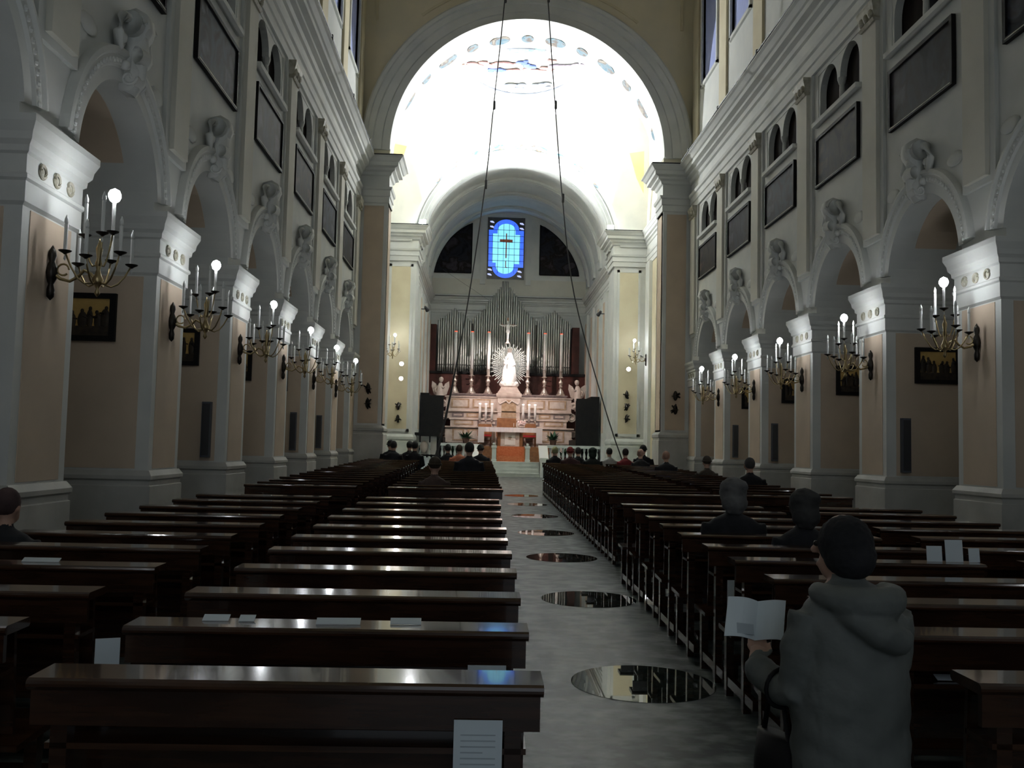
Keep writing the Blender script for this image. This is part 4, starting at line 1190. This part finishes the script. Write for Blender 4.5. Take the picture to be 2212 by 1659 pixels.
# ------------------------------------------------------------------ people
from mathutils import noise
def loft(m, rings, n=20):
    vs = []; fs = []
    for cx, cy, z, rx, ry in rings:
        for k in range(n):
            t = 2*pi*k/n
            vs.append((cx+rx*cos(t), cy+ry*sin(t), z))
    for i in range(len(rings)-1):
        for k in range(n):
            k2 = (k+1) % n
            fs.append((i*n+k, i*n+k2, (i+1)*n+k2, (i+1)*n+k))
    fs.append(tuple(range(n-1, -1, -1))); e = (len(rings)-1)*n
    fs.append(tuple(range(e, e+n)))
    m.add(vs, fs)
def fuse(m, voxel, smooth_it, pick, name, disp=None):
    "melt overlapping forms into one continuous skin; pick(center) gives the material slot"
    me = bpy.data.meshes.new('tmp'); me.from_pydata(m.v, [], m.f)
    ts = bpy.data.scenes.new('tmp')
    o = bpy.data.objects.new('tmp', me); ts.collection.objects.link(o)
    r_ = o.modifiers.new('r', 'REMESH'); r_.mode = 'VOXEL'; r_.voxel_size = voxel
    s_ = o.modifiers.new('s', 'SMOOTH'); s_.iterations = smooth_it; s_.factor = .5
    vl = ts.view_layers[0]; vl.update(); dg = vl.depsgraph
    out = bpy.data.meshes.new_from_object(o.evaluated_get(dg))
    bpy.data.objects.remove(o); bpy.data.scenes.remove(ts); bpy.data.meshes.remove(me)
    out.name = name
    if disp:
        nv = len(out.vertices)
        nr = [v.normal.copy() for v in out.vertices]
        flat = []
        for v, n in zip(out.vertices, nr):
            flat.extend(disp(v.co.copy(), n))
        out.vertices.foreach_set('co', flat)
    idx = [pick(p.center) for p in out.polygons]
    for k in range(max(idx)+1): out.materials.append(MATS['skin'])
    out.polygons.foreach_set('material_index', idx)
    out.polygons.foreach_set('use_smooth', [True]*len(out.polygons))
    out.update()
    return out
def add_head(m, c, k=1.0, yaw=0.0):
    R = Matrix.Rotation(yaw, 3, 'Z'); c = Vector(c)
    def q(x, y, z): return c + R @ (Vector((x, y, z))*k)
    m.ball(q(0, 0, .02), (.078*k, .095*k, .115*k), 16, 12)
    m.ball(q(0, .035, -.05), (.055*k, .055*k, .065*k), 12, 8)
    m.tube([q(0, .085, .03), q(0, .115, -.012)], [.010*k, .017*k], 8)
    m.tube([q(-.022, .088, -.055), q(.022, .088, -.055)], .010*k, 6)
    for s in (-1, 1):
        m.ball(q(s*.080, -.005, 0), (.016*k, .026*k, .034*k), 8, 6)
SEAT_PICK = lambda hz: (lambda c: 0 if c.z < hz else 1)
def seated_mesh(v, w=1.0, lean=0.0, arms=0):
    m = MB()
    loft(m, [(0,-.02,.44,.17*w,.15),(0,-.01,.56,.18*w,.15),(0,.0+lean*.3,.70,.175*w,.14),(0,.01+lean*.6,.85,.195*w,.14),(0,.01+lean*.85,.96,.205*w,.125),(0,.0+lean,1.02,.15*w,.10),(0,.01+lean,1.06,.075,.07)])
    m.tube([(0,.0+lean,1.0),(0,.03+lean,1.14)], [.065,.052], 12)
    add_head(m, (0, .05+lean*1.15, 1.20), 1.0, v*.25)
    for s in (-1, 1):
        m.tube([(s*.175*w, lean*.9, .98), (s*.235*w, .03+lean*.5, .74), (s*.12, .27, .68)], [.068,.058,.042], 10)
        # hand: palm and five fingers resting on the lap
        m.ball((s*.085, .31, .66), (.04,.05,.02), 10, 6)
        for k in range(4):
            m.tube([(s*(.085+.018*(k-1.5)), .34, .665), (s*(.08+.018*(k-1.5)), .39-.006*abs(k-1.5), .655), (s*(.078+.016*(k-1.5)), .41, .635)], [.010,.0095,.008], 6)
        m.tube([(s*.05, .30, .665), (s*.035, .335, .665), (s*.04, .36, .655)], [.011,.010,.008], 6)
        m.tube([(s*.09, .0, .53), (s*.10, .25, .56), (s*.10, .40, .53)], [.105,.085,.068], 12)
        m.tube([(s*.10, .40, .53), (s*.10, .42, .28), (s*.10, .40, .06)], [.066,.058,.042], 10)
        m.tube([(s*.10, .37, .045), (s*.105, .52, .035)], [.045,.038], 8)
    def pick(c):
        if c.z > 1.09: return 1
        if c.y > .285 and c.z > .615 and c.z < .70 and abs(c.x) < .15: return 1
        if c.z < .60 and c.y > .12: return 2
        return 0
    return fuse(m, .017, 4, pick, 'seated_body')
SEATS = [seated_mesh(0), seated_mesh(-1, 1.12, .04), seated_mesh(1, .95, -.02)]
HAIR = []
def hair_mesh(kind):
    m = MB()
    if kind == 0:      # short
        m.ball((0,.025,1.245), (.088,.100,.105), 14, 10)
    elif kind == 1:    # full, to the nape
        m.ball((0,.015,1.235), (.116,.115,.128), 18, 12); m.ball((0,-.03,1.15), (.112,.085,.10), 14, 10); m.ball((.05,-.02,1.28), (.07,.08,.07), 10, 8); m.ball((-.06,.0,1.26), (.06,.08,.08), 10, 8)
    else:              # knitted hat with rim
        m.ball((0,.03,1.26), (.094,.104,.105), 14, 10); m.tube([(.094*cos(t), .03+.104*sin(t), 1.245) for t in [2*pi*i/20 for i in range(21)]], .016, 8)
    return m.mesh('hair', 'eye_dark', True)
HAIR = [hair_mesh(0), None, hair_mesh(2)]
hb_ = MB()
for c_, r_ in (((0,.015,1.235),(.112,.112,.124)), ((0,-.03,1.15),(.108,.080,.095)), ((.045,-.01,1.28),(.07,.08,.06)), ((-.05,.0,1.27),(.065,.08,.065)), ((0,-.045,1.10),(.075,.05,.05))):
    hb_.ball(c_, r_, 16, 12)
HAIR[1] = fuse(hb_, .012, 3, lambda c: 0, 'hair', lambda co, n: co + n*(.007*noise.noise(co*28) + .003*noise.noise(Vector((co.x*90, co.y*90, co.z*20)))))
EYES = MB()
for s in (-1, 1): EYES.ball((s*.032, .132, 1.225), .011, 8, 6)
EYESM = EYES.mesh('eyes', 'eye_dark', True)
CLOTH = {}
def cloth(col):
    if col not in CLOTH:
        k = 'cloth_%d' % len(CLOTH)
        CLOTH[col] = mat(k, col, .85, tuple(min(1, c*1.5+.004) for c in col), 9.0, bump=.15, bscale=25)
    return CLOTH[col]
def seated(label, x, y, coat, hair, v=0, hk=0, rz=0.0, sc_=1.0):
    o = thing('person', label, 'person', (x, y, fz(y)), rz, 'people seated in the pews')
    o.scale = (sc_, sc_, sc_)
    b = put('body', SEATS[v], o)
    for i, mm in enumerate((cloth(coat), MATS['skin'], cloth((.015,.015,.02)))):
        b.material_slots[i].link = 'OBJECT'; b.material_slots[i].material = mm
    lean = (0, .04, -.02)[v]
    h = put('hair', HAIR[hk], o, (0, lean*1.15, 0))
    h.material_slots[0].link = 'OBJECT'; h.material_slots[0].material = cloth(hair)
    put('eyes', EYESM, o, (0, lean*1.15, 0))
BK = (.008,.009,.012)
near_r = lambda n: RNEAR[n] + .36
seated('person in a black coat with full grey hair, seated right of the aisle', .95, near_r(6), BK, (.10,.10,.10), 1, 1, 0, 1.03)
seated('person in a black coat with short dark hair, beside the grey-haired one', 1.26, near_r(5), BK, (.03,.03,.03), 0, 1)
seated('dark-coated person cut off at the left edge of the picture', -4.31, NEAR[4]+.34, BK, (.05,.03,.03), 1, 0, 0, .95)
far = lambda n, d=0: FARY[n] + d + .36
seated('person in a dark coat with a raised hood, right wall block furthest forward', 3.55, far(18,-.15), BK, (.01,.01,.012), 1, 2, 0, 1.12)
seated('balding person in black seated by the right arch pier', 3.30, far(12,-.15), BK, (.30,.18,.14), 1, 0, 0, 1.05)
seated('person in a brown coat and cap in the right wall block', 3.72, far(9,-.15), (.045,.035,.028), (.05,.04,.03), 0, 2, 0, 1.0)
seated('broad person in a black coat nearest in the right wall block', 3.55, far(4,-.15), (.006,.006,.008), (.05,.05,.05), 1, 0, 0, 1.05)
seated('person in a dark coat alone in the middle of the left inner block', -1.42, far(8), (.010,.010,.014), (.02,.02,.02), 1, 0, 0, 1.15)
seated('person in a grey and rust coat with a brown cap, left inner block', -1.86, far(1), (.070,.045,.038), (.04,.03,.02), 0, 2, 0, 1.0)
for i, (x, n, c, h, v, hk) in enumerate(((-3.83,18,BK,(.02,.02,.02),1,2), (-3.66,17,BK,(.02,.02,.02),0,0), (-3.27,18,(.012,.012,.016),(.02,.02,.02),1,0), (-3.06,17,BK,(.02,.02,.02),2,0))):
    seated('%s from the wall of four dark figures in the foremost left wall pews' % ORD[i], x, far(n, .05), c, h, v, hk, 0, 1.1)
for i, (x, n, c, h, v, hk) in enumerate(((-2.15,18,BK,(.03,.03,.03),0,0), (-1.80,17,(.45,.16,.09),(.06,.04,.03),1,0), (-1.20,18,BK,(.02,.02,.02),1,2))):
    seated(('person in black, first of three in the foremost left inner pew', 'person in an orange jacket in the foremost left inner pew', 'dark figure by the aisle in the foremost left inner pew')[i], x, far(n), c, h, v, hk, 0, 1.05)
for i, (x, n, c, h, v, hk, l) in enumerate(((.95,18,BK,(.30,.30,.16),0,0,'fair-haired person in black by the aisle, foremost right inner pew'), (1.32,17,(.05,.02,.02),(.20,.03,.03),1,2,'person in a red knitted hat in the right inner pews'),
        (1.62,18,BK,(.02,.02,.02),0,0,'dark-haired person beside the red hat'), (1.95,17,(.006,.008,.008),(.01,.02,.015),1,1,'tall dark figure at the wall end of the foremost right inner pew'),
        (2.55,18,(.35,.36,.34),(.02,.02,.02),0,0,'person in a pale jacket in the foremost right wall pew'), (2.90,17,(.16,.02,.025),(.03,.02,.02),2,0,'person in a dark red jacket in the foremost right wall pew'),
        (3.20,16,(.02,.02,.022),(.35,.22,.18),0,0,'balding person in charcoal behind the red jacket'))):
    seated(l, x, far(n, -.35 if x < 2.2 else -.15), c, h, v, hk, 0, 1.05)

# ------------------------------------------------------------------ standing person in the aisle
MB_ = MB()
SY = 3.28
man = thing('person', 'person in a grey hooded parka standing at the aisle, holding a white booklet', 'person', (0.125, SY, fz(SY)), rad(8))
man.scale = (1, 1, .962)
m = MB()
loft(m, [(0,0,.42,.195,.165),(0,0,.55,.20,.17),(0,0,.72,.205,.17),(0,.0,.88,.205,.165),(0,.0,1.02,.20,.155),(0,-.005,1.12,.195,.145),(0,-.005,1.19,.165,.12),(0,0,1.235,.11,.09),(0,.01,1.27,.075,.07)], 28)
add_head(m, (0, .05, 1.375), .98, .65)
m.tube([(0,.0,1.2),(0,.035,1.32)], [.07,.056], 14)
# hood lying on the shoulders, thick collar rolls
m.tube([(.125*cos(t), -.03+.115*sin(t), 1.235+.02*sin(t)) for t in [pi*.88 + pi*1.24*i/16 for i in range(17)]], [.030+.028*sin(pi*i/16) for i in range(17)], 12)
m.tube([(-.11,-.06,1.20),(-.06,-.135,1.165),(.02,-.165,1.12),(.09,-.150,1.09),(.13,-.12,1.10)], [.03,.048,.055,.05,.03], 12)
m.ball((.0,-.115,1.185), (.115,.055,.075), 14, 10)
# right arm hangs bent in front, left arm carries the booklet
m.tube([(.150,0,1.16),(.175,.04,.97),(.170,.12,.86),(.10,.25,.93)], [.072,.070,.066,.055], 14)
m.tube([(-.150,.0,1.16),(-.178,.0,1.02),(-.188,.02,.895),(-.200,.11,.875),(-.222,.215,.90)], [.074,.072,.070,.064,.056], 14)
m.tube([(-.222,.215,.90),(-.222,.255,.92)], [.062,.058], 14)
def hand(m, base, d, up, side):
    "palm at base pointing along d; fingers curl toward up; thumb leaves the palm side"
    base, d, up, side = Vector(base), Vector(d).normalized(), Vector(up).normalized(), Vector(side).normalized()
    m.tube([base, base + d*.045, base + d*.075], [.026,.032,.030], 10)
    for k, L in enumerate((.062,.072,.068,.052)):
        o_ = side*(.020*(1.5-k))
        p0 = base + d*.072 + o_; p1 = p0 + d*L*.55 + up*.012; p2 = p1 + d*L*.18 + up*L*.42
        m.tube([p0, p1, p2], [.0095,.009,.0078], 8)
    p0 = base + d*.025 + side*.028; m.tube([p0, p0 + side*.022 + d*.025 + up*.01, p0 + side*.018 + d*.045 + up*.034], [.012,.0105,.0085], 8)
hand(m, (-.222,.262,.93), (.35,.75,.45), (.1,.35,.9), (1,-.4,.1))
hand(m, (.10,.255,.945), (-.75,.55,.25), (-.3,.2,.9), (.2,.9,.3))
# legs and shoes under the coat
for s in (-1, 1):
    m.tube([(s*.09,0,.62),(s*.095,.01,.35),(s*.10,-.01,.08)], [.095,.075,.05], 12)
    m.tube([(s*.10,-.04,.045),(s*.11,.14,.04)], [.05,.042], 10)
def wr(co, n):
    if .40 < co.z < 1.25:
        k = noise.noise(Vector((co.x*9+co.z*5, co.y*7, co.z*9-co.x*4)))*.010 + noise.noise(Vector((co.x*20+co.z*9, co.y*16, co.z*20+5)))*.003
        if co.x < -.17 or co.x > .17:
            k += .0025*sin(co.z*60 + co.y*30 + co.x*25)
        return co + n*k
    return co
def mpick(c):
    if c.z > 1.30 and not (c.z < 1.30): return 1
    if c.z > 1.265 and c.y > .02: return 1
    if c.y > .285 and .88 < c.z < 1.16: return 1
    if c.z < .43: return 2
    return 0
bm = fuse(m, .0085, 3, mpick, 'standing_body', wr)
body = put('body', bm, man)
mat('parka_grey', (.105,.115,.107), .7, (.14,.152,.143), 5.0, bump=.25, bscale=18)
for i, mm in enumerate((MATS['parka_grey'], MATS['skin'], cloth((.012,.012,.015)))):
    body.material_slots[i].link = 'OBJECT'; body.material_slots[i].material = mm
h = MB()
hc_ = Vector((0,.045,1.40))
h.ball((0,.032,1.405), (.092,.104,.102), 18, 14)
h.ball((.0,-.01,1.355), (.085,.070,.080), 16, 12)
h.ball((-.055,.01,1.36), (.03,.05,.06), 10, 8); h.ball((.06,.0,1.36), (.03,.05,.06), 10, 8)
hm = fuse(h, .008, 3, lambda c: 0, 'hair_cap', lambda co, n: co + n*.004*noise.noise(co*60))
hm.materials[0] = cloth((.008,.008,.010))
put('hair', hm, man)
e = MB()
for s in (-1, 1):
    p = Matrix.Rotation(.65, 3, 'Z') @ Vector((s*.032, .084, .022))
    e.ball((p.x, .05+p.y, 1.375+p.z), .011, 8, 6)
e.build('eyes', 'eye_dark', man, smooth=True)
MB().tube([(-.200+.072*cos(t), .10+.02*cos(t), .875+.070*sin(t)) for t in [2*pi*i/18 for i in range(19)]], .008, 6).build('bag_strap', 'wood_black', man, smooth=True)
# booklet in the left hand, opened slightly
bk = thing('booklet', 'open white booklet held up by the standing person', 'booklet', (-.118, SY+.31, fz(SY)+.957), rad(4))
bk.rotation_euler = (rad(-28), rad(6), rad(2))
pg = MB()
W_, H_ = .215, .155
for q in (0, 1):
    n_ = 8
    for i in range(n_):
        a, b = i/n_, (i+1)/n_
        def X(t): return (-1 if q == 0 else 1)*t*W_*(.56 if q == 0 else .44)
        def Yc(t): return -.020*sin(pi*t) - .012*t + (.0 if q == 0 else -.03*t*t)
        sl = .14
        vs = [(X(a)+sl*0, Yc(a), 0), (X(b), Yc(b), 0), (X(b)+.022, Yc(b), H_), (X(a)+.022, Yc(a), H_)]
        vs += [(x, y+.004, z) for x, y, z in vs]
        pg.add(vs, [(0,1,2,3),(7,6,5,4),(0,4,5,1),(3,2,6,7),(1,5,6,2),(0,3,7,4)])
pg.build('pages', 'paper', bk)
MB().box(-.075, -.01, -.026, -.021, .012, .052).build('printed_picture', 'paper_ink', bk)
# dark bag hanging from the forearm
bg = thing('shoulder_bag', 'black bag hanging beside the parka of the standing person', 'bag', (-.085, SY+.15, fz(SY)+.26), rad(12))
b = MB()
loft(b, [(0,0,0,.05,.10),(0,0,.03,.065,.125),(0,0,.30,.06,.12),(0,0,.40,.045,.11)], 18)
b.build('bag_body', 'wood_black', bg, smooth=True)
MB().tube([(0,-.09,.38),(0,-.05,.52),(0,0,.565),(0,.05,.52),(0,.09,.38)], .010, 6).build('bag_handle', 'wood_black', bg, smooth=True)
# ------------------------------------------------------------------ light of the flood and spot lamps
def spot(name, loc, target, power, color, angle, blend=0.5, size=0.05):
    L = bpy.data.lights.new(name, 'SPOT')
    L.energy = power; L.color = color; L.spot_size = rad(angle); L.spot_blend = blend; L.shadow_soft_size = size
    o = bpy.data.objects.new(name, L); COL.objects.link(o)
    o.location = loc
    o.rotation_euler = (Vector(target)-Vector(loc)).to_track_quat('-Z', 'Y').to_euler()
    return o
for s in (-1, 1):
    spot('crossing_flood_light', (s*3.66, 36.62, 10.62), (-s*0.3, 34.0, 15.0), FLOOD, (0.95,0.98,1.0), 126, 0.85)
spot('altar_spot_light', (-3.54, 39.46, 7.34), (0.9, 44.5, 3.8), SPOT*1.6, (1.0,0.70,0.63), 58, 0.8)
spot('altar_spot_light', (3.54, 39.46, 7.34), (-0.9, 44.5, 3.8), SPOT*1.1, (1.0,0.80,0.74), 58, 0.8)
spot('statue_spot_light', (-3.54, 39.48, 7.36), (0.05, 44.8, 5.7), SPOT*2.6, (1.0,0.93,0.90), 20, 0.7)
spot('statue_spot_light', (3.54, 39.48, 7.36), (0.0, 44.6, 6.1), SPOT*2.6, (1.0,0.93,0.90), 23, 0.7)
